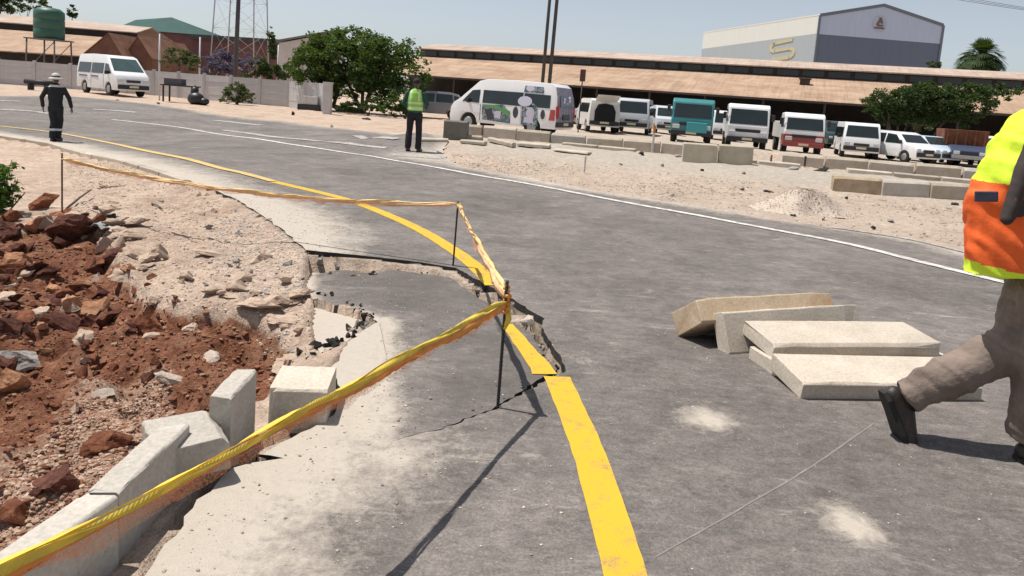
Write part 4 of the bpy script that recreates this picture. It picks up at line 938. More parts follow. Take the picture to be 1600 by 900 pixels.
# row of parked vehicles facing the road
VAN2 = [(-2.2, .32), (-2.25, .9), (-2.2, 1.6), (-2.05, 1.93), (.8, 1.95), (1.2, 1.85), (1.75, 1.2), (2.1, 1.05), (2.2, .7), (2.18, .32)]
V2W = [[(.9, 1.1), (1.6, 1.12), (1.2, 1.68), (.9, 1.7)], [(-.5, 1.1), (.8, 1.1), (.8, 1.7), (-.5, 1.7)], [(-2.0, 1.1), (-.6, 1.1), (-.6, 1.7), (-1.95, 1.7)]]
FRONTV = [(-2.4, .36), (-2.45, 1.0), (-2.35, 1.9), (-2.1, 2.05), (1.6, 2.06), (1.95, 1.95), (2.28, 1.2), (2.36, .9), (2.38, .36)]
vehicle('minibus', 'grey fronted flat nosed minibus facing the road, left of the teal truck', 'minibus', on(989, 215, 45), R(-103), FRONTV, 2.0, 1.12, .88, SILVER, (1.6, -1.4), .36, [[(.8, 1.15), (2.0, 1.15), (1.8, 1.75), (.8, 1.75)], [(-2.1, 1.15), (.7, 1.15), (.7, 1.75), (-2.1, 1.75)]], ((1.985, 1.87), (2.268, 1.225)), None, lamps=.8)
# old white van with its rear door open
ov = vehicle('van', 'dusty white van with its dark rear doorway open, right of the advert covered minibus', 'van', on(930, 208, 43), R(95), [(-2.3, .34), (-2.3, 1.1), (-2.22, 1.75), (-2.0, 1.86), (.8, 1.86), (1.2, 1.78), (1.8, 1.15), (2.2, .95), (2.28, .34)], 1.75, 1.05, .88, OFFW, (1.45, -1.4), .33, [[(-1.9, 1.08), (.8, 1.08), (.8, 1.6), (-1.9, 1.6)]], None, None, lamps=False)
m = MB(); m.prism([(-.58, .42), (.58, .42), (.58, 1.2), (.4, 1.55), (0, 1.62), (-.4, 1.55), (-.58, 1.2)], -2.345, -2.2, 'x'); m.build('doorway_shade_block', simple('van_interior_shade', (.012, .012, .014), .9), ov)  # solid black block, its colour standing for the shade inside the van
m = MB(); m.hexa([(-2.3, -.6, 1.70), (-2.3, .6, 1.70), (-3.1, .6, 2.02), (-3.1, -.6, 2.02), (-2.3, -.6, 1.75), (-2.3, .6, 1.75), (-3.1, .6, 2.07), (-3.1, -.6, 2.07)]); m.build('raised_tailgate', OFFW, ov)
def truck(name, label, px, py, Y, cab_m, low_m, boxm, scale=1.0, H=2.45, W=2.05, yaw=-103, bl=3.6, boxh=2.3, group='light trucks facing the road', bonnet=None):
    loc = on(px, py, Y); t = thing(name, label, 'truck', loc, R(yaw), group); hw = W/2; xf = 2.9
    prof = [(1.2, .5), (1.2, H-.12), (1.35, H), (2.35, H+.02), (2.62, H-.12), (2.85, 1.42), (2.92, 1.2), (2.95, .5)]
    m = MB(); m.prism(prof, -hw, hw); b = m.build('cab', cab_m, t, bevel=.07, seg=3)
    if low_m is not None:
        m = MB(); m.prism([(2.0, .48), (2.0, 1.06), (2.965, 1.06), (2.98, .48)], -hw-.006, hw+.006); m.build('lower_cab_panel', low_m, t, bevel=.03)
    gx_ = lambda z: 2.85+(2.62-2.85)*(z-1.42)/(H-.12-1.42)
    z0_, z1_ = 1.30, H-.24; F_ = [(gx_(z0_)+.02, -hw*.9, z0_), (gx_(z0_)+.02, hw*.9, z0_), (gx_(z1_)+.035, hw*.86, z1_), (gx_(z1_)+.035, -hw*.86, z1_)]
    m = MB(); m.hexa([(a-.08, b_, c) for a, b_, c in F_]+F_); m.build('windscreen', GLASS, t)
    for s_ in (-1, 1):
        m = MB(); m.prism([(1.5, 1.4), (2.66, 1.4), (2.5, H-.28), (1.5, H-.28)], s_*hw-.012, s_*hw+.012); m.build('window', GLASS, t)
        m = MB(); m.box((2.965, s_*hw*.74, .84), (.06, hw*.34, .2)); m.build('headlight', LAMP, t, bevel=.02)
        m = MB(); m.box((2.8, s_*(hw+.16), 1.7), (.09, .16, .34)); mr = m.build('mirror', BLK, t, bevel=.03)
        m = MB(); m.tube([(2.78, s_*(hw-.02), 1.86), (2.8, s_*(hw+.16), 1.82)], .015, 5); m.build('mirror_arm', BLK, mr)
        for ax in (2.1, -1.6):
            m = MB(); m.tube([(0, -.13, 0), (0, -.11, 0), (0, .11, 0), (0, .13, 0)], [.36, .4, .4, .36], 18); wv = m.build('wheel', TYRE, t, loc=(ax, s_*(hw-.16), .4)); m = MB(); m.tube([(0, s_*.12, 0), (0, s_*.14, 0)], [.24, .2], 12); m.build('rim', RIM, wv)
    m = MB(); m.box((2.96, 0, .98), (.05, hw*1.2, .16)); m.build('grille', BLK, t, bevel=.01)
    m = MB(); m.box((2.97, 0, .55), (.16, W*.98, .24)); m.build('front_bumper', BLK if low_m is None else low_m, t, bevel=.03)
    m = MB(); m.box((3.055, 0, .56), (.012, .5, .11)); m.build('number_plate', PLATE, t)
    m = MB(); m.box((-.6, 0, .62), (4.4, .8, .2)); m.build('chassis', BLK, t)
    m = MB(); m.box((-.8, 0, .78+boxh/2), (bl, W*.98, boxh)); m.build('cargo_body', boxm, t, bevel=.03)
    return t
tr = truck('light_truck', 'teal cabbed light truck facing the road', 1077, 228, 39, TEAL, None, TEAL, W=2.0, H=2.2, boxh=1.0)
m = MB(); m.box((3.08, .25, .84), (.12, .98, .5)); m.build('front_panel', paint('bright_teal_panel', (.03, .30, .33)), tr, bevel=.04)
truck('light_truck', 'white cabbed light truck with a dark bumper, right of the teal truck', 1159, 228, 40.5, WHITE, None, OFFW, H=2.3, boxh=1.1)
truck('light_truck', 'white cabbed light truck with a dark red lower front', 1241, 233, 41, WHITE, REDP, OFFW, H=2.15, W=2.0, boxh=.9)
vehicle('minibus', 'white flat nosed minibus facing the road, right of the red fronted truck', 'minibus', on(1335, 243, 42), R(-108), [(p[0], p[1]*.93) for p in FRONTV], 1.95, 1.02, .88, WHITE, (1.6, -1.4), .35, [[(.8, 1.08), (2.0, 1.08), (1.8, 1.62), (.8, 1.62)], [(-2.1, 1.08), (.7, 1.08), (.7, 1.62), (-2.1, 1.62)]], ((1.985, 1.74), (2.268, 1.14)), None, lamps=.76)
HATCH = [(-1.95, .28), (-1.98, .8), (-1.85, 1.1), (-1.45, 1.5), (-.9, 1.6), (.3, 1.6), (.65, 1.5), (1.25, 1.03), (1.8, .88), (1.98, .7), (2.0, .28)]
HW_ = [[(-.1, .98), (1.02, .98), (.5, 1.44), (-.1, 1.48)], [(-1.2, .98), (-.2, .98), (-.2, 1.48), (-1.15, 1.46)], [(-1.75, 1.02), (-1.3, 1.0), (-1.25, 1.42), (-1.5, 1.36)]]
vehicle('car', 'white estate car facing the road with its side windows showing on the left', 'car', on(1402, 247, 40.5), R(-72), HATCH, 1.75, .95, .82, WHITE, (1.25, -1.2), .31, HW_, ((.7, 1.46), (1.2, 1.06)), ((-1.86, 1.1), (-1.48, 1.48)), lamps=.7)
SEDAN = [(-2.1, .28), (-2.14, .75), (-2.05, .98), (-1.4, 1.02), (-.9, 1.42), (-.3, 1.48), (.3, 1.46), (1.0, 1.0), (1.7, .86), (2.05, .7), (2.08, .28)]
vehicle('car', 'pale blue saloon car parked right of the white estate car', 'car', on(1448, 248, 42), R(-80), SEDAN, 1.72, .93, .8, BLUEP, (1.3, -1.25), .31, [[(-.2, .97), (.85, .97), (.3, 1.38), (-.2, 1.4)], [(-1.05, 1.0), (-.3, .97), (-.3, 1.4), (-.8, 1.36)]], ((.36, 1.42), (.96, 1.03)), ((-1.36, 1.05), (-.92, 1.38)), lamps=.68)
# tipper with a rusty box
tp = thing('tipper_truck', 'small dark tipper with a rusty red load box near the orange vest', 'truck', on(1500, 256, 41.5), R(-112))
m = MB(); m.prism([(.9, .4), (.9, 1.1), (1.5, 1.12), (2.0, .95), (2.3, .85), (2.34, .4)], -.85, .85); m.build('bonnet', DKBL, tp, bevel=.06)
m = MB(); m.box((.2, 0, .75), (1.5, 1.7, .7)); m.build('cab', DKBL, tp, bevel=.06)
m = MB(); m.hexa([(-2.3, -.98, .75), (.55, -.98, .75), (.55, .98, .75), (-2.3, .98, .75), (-2.5, -1.08, 1.95), (.7, -1.08, 1.95), (.7, 1.08, 1.95), (-2.5, 1.08, 1.95)]); lbx = m.build('load_box', RUST, tp, bevel=.02)
for k in range(5):
    m = MB(); m.box((.66, -.9+.45*k, 1.35), (.1, .08, 1.15)); m.build('rib', RUST, lbx)
for s_ in (-1, 1):
    m = MB(); m.box((2.31, s_*.6, .72), (.06, .3, .18)); m.build('headlight', LAMP, tp, bevel=.02)
    for ax in (1.5, -1.4):
        m = MB(); m.tube([(0, -.11, 0), (0, .11, 0)], .36, 16); m.build('wheel', TYRE, tp, loc=(ax, s_*.74, .36))
m = MB(); m.box((2.33, 0, .5), (.14, 1.65, .2)); m.build('front_bumper', RIM, tp, bevel=.03)
m = MB(); m.box((2.345, 0, .72), (.05, .8, .16)); m.build('grille', BLK, tp)
vehicle('pickup_truck', 'white pickup half hidden behind the orange vest', 'pickup', on(1552, 250, 45), R(-80), [(-2.3, .4), (-2.3, 1.0), (-.6, 1.02), (-.5, 1.62), (-.2, 1.72), (.55, 1.72), (.8, 1.6), (1.2, 1.12), (2.0, .98), (2.25, .8), (2.28, .4)], 1.75, 1.05, .82, OFFW, (1.4, -1.3), .36, [[(-.4, 1.1), (1.0, 1.1), (.65, 1.58), (-.4, 1.6)]], ((.84, 1.58), (1.18, 1.15)), None, lamps=.8)
# second rank, seen between the cabs
vehicle('minibus', 'white minibus roof showing between the teal and white trucks', 'minibus', on(1122, 215, 53), R(-94), FRONTV, 1.9, 1.12, .88, WHITE, (1.6, -1.4), .36, [[(-2.1, 1.15), (2.0, 1.15), (1.8, 1.75), (-2.1, 1.75)]], ((1.985, 1.87), (2.268, 1.225)), None)
vehicle('van', 'silver van between the grey minibus and the teal truck', 'van', on(1035, 214, 53), R(-92), VAN2, 1.8, 1.08, .88, SILVER, (1.4, -1.4), .34, V2W, ((1.24, 1.78), (1.72, 1.24)), None)
vehicle('car', 'dark car behind the white estate car, only its roof showing', 'car', on(1374, 232, 54), R(-75), HATCH, 1.75, .95, .82, paint('dark_grey_paint', (.06, .065, .075)), (1.25, -1.2), .31, HW_, ((.7, 1.46), (1.2, 1.06)), None, lamps=.7)
vehicle('van', 'dark green van between the red fronted truck and the white minibus', 'van', on(1291, 226, 54), R(-90), VAN2, 1.8, 1.08, .88, paint('dark_green_paint', (.03, .06, .06)), (1.4, -1.4), .34, V2W, ((1.24, 1.78), (1.72, 1.24)), None)
vehicle('car', 'grey car under the trees behind the man in the lime vest', 'car', on(676, 188, 45), R(182), HATCH, 1.75, .95, .82, paint('mid_grey_paint', (.20, .20, .22)), (1.25, -1.2), .31, HW_, ((.7, 1.46), (1.2, 1.06)), None, lamps=.7)
vehicle('car', 'white roofed car parked behind the open van', 'car', on(925, 195, 56), R(175), [(p[0], p[1]*1.12) for p in HATCH], 1.75, 1.05, .82, OFFW, (1.25, -1.2), .31, [[(x, z*1.12) for x, z in q] for q in HW_], ((.7, 1.62), (1.2, 1.18)), None, lamps=.7)
# ================================================================== PEOPLE
def remesh(mb, name, mats, parent, voxel, smooth_it=4, fac=.5):
    me = mb.mesh('tmp', mats); o = bpy.data.objects.new('tmp', me); COL.objects.link(o)
    r = o.modifiers.new('r', 'REMESH'); r.mode = 'VOXEL'; r.voxel_size = voxel; r.use_smooth_shade = True
    s_ = o.modifiers.new('s', 'SMOOTH'); s_.iterations = smooth_it; s_.factor = fac
    dg = bpy.context.evaluated_depsgraph_get(); dg.update(); nm = bpy.data.meshes.new_from_object(o.evaluated_get(dg))
    bpy.data.objects.remove(o); nm.name = name
    nm.materials.clear()
    for m in (mats if isinstance(mats, (list, tuple)) else [mats]): nm.materials.append(m)
    nm.polygons.foreach_set('use_smooth', np.ones(len(nm.polygons), bool)); nm.polygons.foreach_set('material_index', np.zeros(len(nm.polygons), np.int32))
    ob = bpy.data.objects.new(name, nm); COL.objects.link(ob); ob.parent = parent; return ob
SKIN = simple('dark_skin', (.115, .06, .04), .5, .15, 12); HAIR = simple('black_hair', (.012, .011, .011), .8)
NAVY = simple('dark_navy_overall', (.012, .016, .022), .85, .3, 9, .4, 40); BLACKT = simple('black_trousers', (.014, .013, .019), .85, .3, 9, .4, 40); BOOT = simple('dark_leather_boot', (.040, .029, .024), .5, .35, 14, .3, 60)
LIME = simple('lime_hi_vis_cloth', (.30, .62, .10), .75, .15, 8, .2, 50); LIMEB = simple('pale_reflective_band', (.62, .78, .38), .45, .1, 10); DKGR = simple('dark_green_sleeve', (.02, .075, .06), .85, .2, 9); SILVB = simple('silver_reflective_band', (.62, .66, .62), .4, .1, 10)
WHAT = simple('white_sun_hat', (.58, .57, .53), .9, .15, 10)
def vl(*a): return Vector(a)
def head_mb(mb, c, fwd, k=1.0):
    """skull, jaw, nose, ears, brow; c = centre of the head"""
    f = Vector(fwd).normalized(); s_ = f.cross(Vector((0, 0, 1))).normalized(); u = s_.cross(f); Mx = Matrix((s_, f, u)).transposed(); c = Vector(c)
    def q(x, y, z): return c+Mx @ Vector((x*k, y*k, z*k))
    mb.ball(q(0, -.005, .02), (.076*k, .098*k, .105*k), 16, 12, rot=Mx); mb.ball(q(0, .03, -.055), (.058*k, .066*k, .066*k), 14, 10, rot=Mx)
    mb.ball(q(0, .102, -.02), (.015*k, .024*k, .026*k), 8, 6, rot=Mx); mb.ball(q(0, .088, .02), (.055*k, .016*k, .014*k), 10, 6, rot=Mx); mb.ball(q(0, .09, -.06), (.026*k, .012*k, .01*k), 8, 6, rot=Mx)
    for e in (-1, 1): mb.ball(q(e*.078, -.01, -.01), (.012*k, .024*k, .034*k), 8, 6, rot=Mx)
    return q, Mx
def eyes(c, fwd, parent, k=1.0):
    f = Vector(fwd).normalized(); s_ = f.cross(Vector((0, 0, 1))).normalized()
    for e in (-1, 1):
        m = MB(); m.ball(Vector(c)+f*.083*k+s_*e*.032*k+Vector((0, 0, .004)), .012*k, 8, 6); m.build('eye', simple('eye_white', (.5, .48, .45), .3), parent)
def hand_mb(mb, wrist, d, palm_n, k=1.0, curl=.5):
    """palm with four curled fingers of unequal length and a thumb from the side of the palm"""
    d = Vector(d).normalized(); n = Vector(palm_n).normalized(); n = (n-d*n.dot(d)).normalized(); s_ = d.cross(n); w_ = Vector(wrist)
    mb.tube([w_-d*.03, w_+d*.03*k, w_+d*.09*k], [(.026*k, .02*k), (.036*k, .016*k), (.04*k, .014*k)], 10, side=s_)
    for i, (off, L) in enumerate(((-.03, .062), (-.01, .075), (.011, .07), (.03, .055))):
        p = w_+d*.088*k+s_*off*k; a = p+(d*math.cos(curl*.5)+n*math.sin(curl*.5))*L*.45*k; b = a+(d*math.cos(curl*1.3)+n*math.sin(curl*1.3))*L*.33*k; c = b+(d*math.cos(curl*2)+n*math.sin(curl*2))*L*.25*k
        mb.tube([p-d*.012, p, a, b, c], [.009*k, .0095*k, .0088*k, .008*k, .0068*k], 7)
    p = w_+d*.028*k-s_*.032*k; mb.tube([p, p+(d*.6-s_*.7+n*.2).normalized()*.032*k, p+(d*.6-s_*.7+n*.2).normalized()*.032*k+(d*.9-s_*.2+n*.3).normalized()*.03*k], [.012*k, .011*k, .008*k], 7)
def limb(mb, J, Rr, n=12):
    path = []; rad = []
    for i in range(len(J)-1):
        for t in (0, .33, .66): path.append(Vector(J[i]).lerp(Vector(J[i+1]), t)); rad.append(Rr[i]+(Rr[i+1]-Rr[i])*t)
    path.append(Vector(J[-1])); rad.append(Rr[-1]); mb.tube(path, rad, n)
def fold(o, amp, f, seed=0, zr=None):
    """cloth creases: push the surface in and out along its normal"""
    me = o.data; n = len(me.vertices); co = np.empty(n*3); me.vertices.foreach_get('co', co); co = co.reshape(-1, 3); no = np.empty(n*3); me.vertices.foreach_get('normal', no); no = no.reshape(-1, 3)
    u = co[:, 0]*.8+co[:, 2]; v_ = co[:, 1]+co[:, 0]*.5
    d = amp*(fbm(u*1.0+seed, v_*.5+seed*3, f, 3, seed)*1.2+.5*fbm(v_+seed*2, u*.4, f*1.7, 2, seed+7))
    if zr is not None: d = d*zr(co)
    me.vertices.foreach_set('co', (co+no*d[:, None]).ravel()); me.update()
def recolour(o, fn):
    for p in o.data.polygons: p.material_index = fn(p.center)
def shoe(mb, heel, toe, up, w_=.048):
    h = Vector(heel); t = Vector(toe); d = (t-h).normalized(); u = Vector(up).normalized(); s_ = d.cross(u).normalized(); L = (t-h).length
    mb.tube([h+u*.035-d*.002, h+u*.04+d*.012, h+u*.05+d*.035, h+u*.058+d*.08, h+u*.06+d*L*.4, h+u*.05+d*L*.6, h+u*.042+d*L*.78, h+u*.035+d*L*.92, h+u*.028+d*L*.99], [(w_*.35, .02), (w_*.68, .036), (w_*.82, .048), (w_*.88, .058), (w_*.88, .06), (w_*1.0, .05), (w_*1.06, .042), (w_*.86, .034), (w_*.4, .02)], 12, side=s_)
    mb.tube([h+u*.05+d*.07, h+u*.10+d*.07, h+u*.17+d*.062], [(.042, .052), (.042, .05), (.044, .05)], 12, side=s_)
def sole(heel, toe, up, parent, w_=.05):
    h = Vector(heel); t = Vector(toe); d = (t-h).normalized(); u = Vector(up).normalized(); s_ = d.cross(u).normalized(); L = (t-h).length
    out = [(-.0, -.5), (.0, .5), (.12, .82), (.35, .78), (.65, 1.05), (.88, .92), (1.0, .35), (1.0, -.35), (.88, -.92), (.65, -1.05), (.35, -.78), (.12, -.82)]
    P_ = [h+d*L*a+s_*w_*b for a, b in out]; n = len(P_); m = MB(); m.add(P_+[p+u*.022 for p in P_], [tuple(range(n))[::-1], tuple(range(n, 2*n))]+[(i, (i+1) % n, (i+1) % n+n, i+n) for i in range(n)]); return m.build('sole', simple('rubber_sole', (.02, .018, .017), .8), parent)

# ---- standing / walking men in the distance (local frame: y forward)
def far_man(label, loc, rz, kind, H=1.75):
    t = thing('person', label, 'person', loc, rz); k = H/1.75
    hipz = .90; sh = 1.43
    if kind == 'vest':
        hips = [(-.09, 0, hipz), (.09, 0, hipz)]; kn = [(-.115, .02, .49), (.115, .02, .49)]; an = [(-.13, -.02, .09), (.13, -.01, .09)]; toe = [(-.15, .2, 0), (.15, .2, 0)]; heel = [(-.125, -.07, 0), (.125, -.06, 0)]
        el = [(-.285, -.03, 1.13), (.285, -.03, 1.13)]; wr = [(-.22, .2, 1.04), (.22, .2, 1.04)]
    else:
        hips = [(-.085, 0, hipz), (.085, 0, hipz)]; kn = [(-.06, .03, .49), (.06, .12, .5)]; an = [(-.05, -.10, .10), (.045, .02, .10)]; toe = [(-.06, .12, 0), (.055, .26, .02)]; heel = [(-.05, -.16, .0), (.045, -.04, .0)]
        el = [(-.30, -.06, 1.12), (.31, .03, 1.13)]; wr = [(-.30, .02, .86), (.335, .12, .87)]
    hd = (0, .02, 1.615)
    b = MB()
    b.tube([(0, 0, .84), (0, 0, .95), (0, 0, 1.1), (0, -.005, 1.28), (0, -.01, 1.40), (0, 0, 1.47)], [(.14, .1), (.15, .1), (.135, .09), (.165, .1), (.16, .085), (.07, .06)], 14, side=(1, 0, 0))
    b.tube([(0, 0, 1.44), (0, .012, 1.54)], [.058, .054], 10); head_mb(b, hd, (0, 1, 0))
    for i, s_ in enumerate((-1, 1)):
        limb(b, [(s_*.17, -.01, 1.40), el[i], wr[i]], [.05, .04, .028]); d = (Vector(wr[i])-Vector(el[i])); hand_mb(b, wr[i], d, (-s_, .2, 0)); limb(b, [hips[i], kn[i], an[i]], [.085, .056, .042]); b.tube([heel[i][:2]+(.05,), toe[i][:2]+(.04,)], [.04, .03], 8)
    remesh(b, 'body', SKIN, t, .012, 3)
    eyes(hd, (0, 1, 0), t)
    m = MB()
    for i, s_ in enumerate((-1, 1)): limb(m, [hips[i], kn[i], (an[i][0], an[i][1], an[i][2]-.02)], [.105, .078, .072] if kind == 'vest' else [.108, .082, .07])
    m.tube([(0, 0, .8), (0, 0, .9), (0, 0, 1.02)], [(.14, .11), (.168, .122), (.16, .115)], 14, side=(1, 0, 0))
    tr_ = remesh(m, 'trousers', [BLACKT if kind == 'vest' else NAVY, SILVB], t, .014, 3); fold(tr_, .012, 6, 3)
    if kind != 'vest': recolour(tr_, lambda c: 1 if .27 < c.z < .335 else 0)
    m = MB(); m.tube([(0, 0, .92), (0, 0, 1.05), (0, -.005, 1.25), (0, -.01, 1.38), (0, -.005, 1.46), (0, 0, 1.5)], [(.17, .122), (.165, .118), (.19, .125), (.19, .108), (.11, .08), (.072, .066)], 16, side=(1, 0, 0))
    for i, s_ in enumerate((-1, 1)): limb(m, [(s_*.175, -.01, 1.40), el[i], tuple(Vector(wr[i])-(Vector(wr[i])-Vector(el[i])).normalized()*.02)], [.068, .056, .044])
    shirt = remesh(m, 'jacket', [DKGR if kind == 'vest' else NAVY, SILVB], t, .014, 3); fold(shirt, .01, 6, 5)
    if kind == 'vest':
        m = MB(); m.tube([(0, 0, .97), (0, 0, 1.05), (0, -.005, 1.25), (0, -.01, 1.38), (0, -.005, 1.455), (0, 0, 1.475)], [(.188, .138), (.182, .134), (.196, .14), (.182, .122), (.12, .09), (.09, .075)], 18, side=(1, 0, 0))
        ve = remesh(m, 'vest', [LIME, LIMEB], t, .013, 3); fold(ve, .008, 6, 8); recolour(ve, lambda c: 1 if (1.0 < c.z < 1.055 or 1.13 < c.z < 1.175 or (abs(abs(c.x)-.1) < .025 and c.z > 1.2)) else 0)
        m = MB(); m.ball((0, .012, 1.655), (.088, .11, .088), 16, 8); m.tube([(0, .10, 1.655), (0, .17, 1.64)], [(.075, .012), (.05, .006)], 12, side=(1, 0, 0)); m.build('cap', BLACKT, t)
    else:
        recolour(shirt, lambda c: 1 if (1.405 < c.z < 1.46 and abs(c.x) < .16) else 0)
        m = MB(); m.tube([(0, .02, 1.60), (0, .02, 1.63), (0, .02, 1.66), (0, .02, 1.72), (0, .02, 1.755), (0, .02, 1.77)], [(.17, .18), (.16, .17), (.098, .118), (.09, .11), (.06, .08), (.02, .02)], 20, side=(1, 0, 0)); hb = m.build('hat', WHAT, t)
        m = MB(); m.tube([(0, .02, 1.662), (0, .02, 1.695)], [(.1, .12), (.097, .117)], 20, side=(1, 0, 0)); m.build('hat_band', NAVY, hb)
    for i in range(2):
        m = MB(); shoe(m, heel[i], toe[i], (0, 0, 1)); remesh(m, 'shoe', BOOT, t, .01, 2)
        sole(heel[i], toe[i], (0, 0, 1), t)
    t.scale = (k, k, k); return t
g = gp(645, 236.5); far_man('man in a lime hi-vis vest standing with his back turned on the far road edge', (g.x, g.y, g.z), R(-4), 'vest', 1.74)
g = gp(87, 220.5); far_man('man in dark overalls and a pale sun hat walking along the road edge', (g.x, g.y, g.z), R(14), 'overall', 105*g.y/1150*1.0)

# ---- man in the orange and lime vest, striding out of frame on the right
WK = 3.42
def wp(px, py, Y=WK): return at(px, py, Y)
ORANGE = simple('orange_hi_vis_cloth', (.86, .135, .02), .75, .12, 7, .25, 40); LIMEY = simple('lime_yellow_hi_vis_cloth', (.66, .86, .04), .75, .08, 7, .2, 40); TROU = simple('brown_grey_work_trousers', (.235, .182, .152), .9, .45, 7, .5, 60); DKSL = simple('dark_brown_sleeve', (.045, .034, .032), .85, .3, 9)
BLUSH = simple('pale_blue_shirt', (.50, .54, .68), .8, .1, 9); PATCH = simple('dark_pocket_patch', (.045, .05, .09), .6, .4, 20)
gft = gp(1598, 712); wk = thing('person', 'man in orange and lime hi-vis vest striding past, one boot lifted behind', 'person', (0, 0, 0))
z0 = gft.z; Yw_ = gft.y
hipF = wp(1640, 448, Yw_-.10); hipB = wp(1622, 448, Yw_+.08)
# front (planted) leg nearer the camera, trailing leg behind it bent at the knee
knF = wp(1622, 575, Yw_-.08); anF = wp(1606, 680, Yw_-.06); heF = wp(1588, 706, Yw_-.06); heF.z = z0+.002; toF = heF+Vector((.28, -.04, 0))
knB = wp(1578, 545, Yw_+.02); heB = wp(1376, 612, Yw_+.10); toB = wp(1413, 711, Yw_+.08); dB = (toB-heB).normalized(); anB = heB+dB*.065+(Vector((1, 0, 0))-dB*dB.x).normalized()*.10
print('WALK', z0, Yw_, [tuple(round(c, 2) for c in v) for v in (hipF, knF, anF, hipB, knB, anB, heB, toB)])
shX = wp(1640, 215, Yw_); pel = (hipF+hipB)/2; pel.z += .02
chest = pel+Vector((.10, 0, .40)); neckb = pel+Vector((.17, 0, .60)); hdc = neckb+Vector((.055, 0, .19))
SD = Vector((0, 1, 0))
b = MB(); b.tube([pel+Vector((-.01, 0, -.08)), pel, pel+Vector((.04, 0, .2)), chest, pel+Vector((.14, 0, .52)), neckb], [(.13, .11), (.15, .115), (.135, .1), (.165, .115), (.16, .1), (.065, .06)], 16, side=SD)
b.tube([neckb-Vector((0, 0, .03)), hdc-Vector((.01, 0, .07))], [.06, .056], 10); head_mb(b, hdc, (1, 0, -.1))
shR = wp(1624, 205, Yw_-.14); elR = wp(1574, 342, Yw_-.195); wrR = elR+Vector((.2, .07, .13)); shL = pel+Vector((.14, .18, .52)); elL = shL+Vector((.16, .08, -.26)); wrL = elL+Vector((.2, -.03, -.1))
for a_, e_, w_ in ((shR, elR, wrR), (shL, elL, wrL)): limb(b, [a_, e_, w_], [.034, .024, .024]); hand_mb(b, w_, w_-e_, (0, 0, -1))
limb(b, [hipF, knF, anF], [.085, .056, .042]); limb(b, [hipB, knB, anB], [.085, .056, .042])
b.tube([anF, heF+Vector((.05, 0, .05)), toF+Vector((-.03, 0, .035))], [.042, .04, .03], 8); dB = (toB-heB).normalized(); uB = (anB-heB); uB = (uB-dB*uB.dot(dB)).normalized(); b.tube([anB, heB+(toB-heB)*.2+uB*.05, toB-(toB-heB)*.1+uB*.035], [.042, .04, .03], 8)
remesh(b, 'body', SKIN, wk, .012, 3); eyes(hdc, (1, 0, -.1), wk)
m = MB(); m.ball(hdc+Vector((-.014, 0, .045)), (.098, .084, .092), 14, 9); m.build('hair', HAIR, wk)
m = MB()
limb(m, [hipF, knF, anF+Vector((0, 0, -.01))], [.112, .09, .083], 16); limb(m, [hipB, knB, anB+(anB-knB).normalized()*.005], [.118, .098, .088], 16)
m.tube([pel-Vector((.01, 0, .10)), pel, pel+Vector((.03, 0, .14))], [(.15, .13), (.172, .14), (.165, .128)], 16, side=SD)
tr_ = remesh(m, 'trousers', TROU, wk, .0085, 3)
def kf(co):
    d = np.minimum(np.linalg.norm(co-np.array(knB), axis=1), np.linalg.norm(co-np.array(anB), axis=1)); return .7+1.1*np.exp(-(d/.16)**2)
fold(tr_, .021, 9, 3, kf)
m = MB(); m.tube([pel+Vector((.0, 0, .04)), pel+Vector((.04, 0, .2)), chest, pel+Vector((.14, 0, .52)), pel+Vector((.16, 0, .58)), neckb+Vector((.005, 0, .03))], [(.165, .125), (.152, .118), (.18, .13), (.17, .115), (.1, .085), (.068, .062)], 16, side=SD)
limb(m, [shL, elL, wrL], [.066, .056, .042]); shirt = remesh(m, 'shirt', BLUSH, wk, .012, 3); fold(shirt, .008, 8, 6)
m = MB(); limb(m, [shR+Vector((0, .01, 0)), elR, elR.lerp(wrR, .9)], [.040, .027, .026], 14); m.ball(elR, .027, 14, 10); sl = remesh(m, 'sleeve', DKSL, wk, .01, 3); fold(sl, .01, 10, 9)
# vest: loose, bellied out at the back, lime above, orange below, lime hem
bk0 = wp(1510, 400, Yw_); hemc = pel+Vector((.0, 0, .02))
m = MB(); P_ = [(1606, 420, 98, .19), (1605, 370, 95, .188), (1613, 318, 93, .19), (1628, 270, 89, .195), (1643, 232, 79, .19), (1656, 204, 60, .165), (1668, 190, 36, .11)]
pts = []; rad = []
for (px, py, hwpx, dep) in P_: q = wp(px, py, Yw_); pts.append(q); rad.append((dep, hwpx*Yw_/1150))
m.tube(pts, rad, 20, side=SD); ve = remesh(m, 'vest', [ORANGE, LIMEY], wk, .0095, 3); fold(ve, .026, 8, 12, lambda co: 1.0+0*co[:, 0])
zy = wp(1540, 284, Yw_).z; zh = wp(1530, 403, Yw_).z
recolour(ve, lambda c: 1 if (c.z > zy-(c.x-2.1)*.12 or c.z < zh-.018-(c.x-2.1)*.13) else 0)
q = wp(1541, 307, Yw_-.13)
m = MB(); m.box((0, 0, 0), (.085, .012, .045), Matrix.Rotation(R(-8), 3, 'Y') @ Matrix.Rotation(R(-32), 3, 'Z')); m.build('badge_patch', PATCH, wk, loc=q, bevel=.004)
for he, to, an, up in ((heF, toF, anF, Vector((0, 0, 1))), (heB, toB, anB, uB)):
    m = MB(); shoe(m, he, to, up, .05); sh_ = remesh(m, 'boot', BOOT, wk, .0075, 3); sole(he, to, up, sh_, .053)
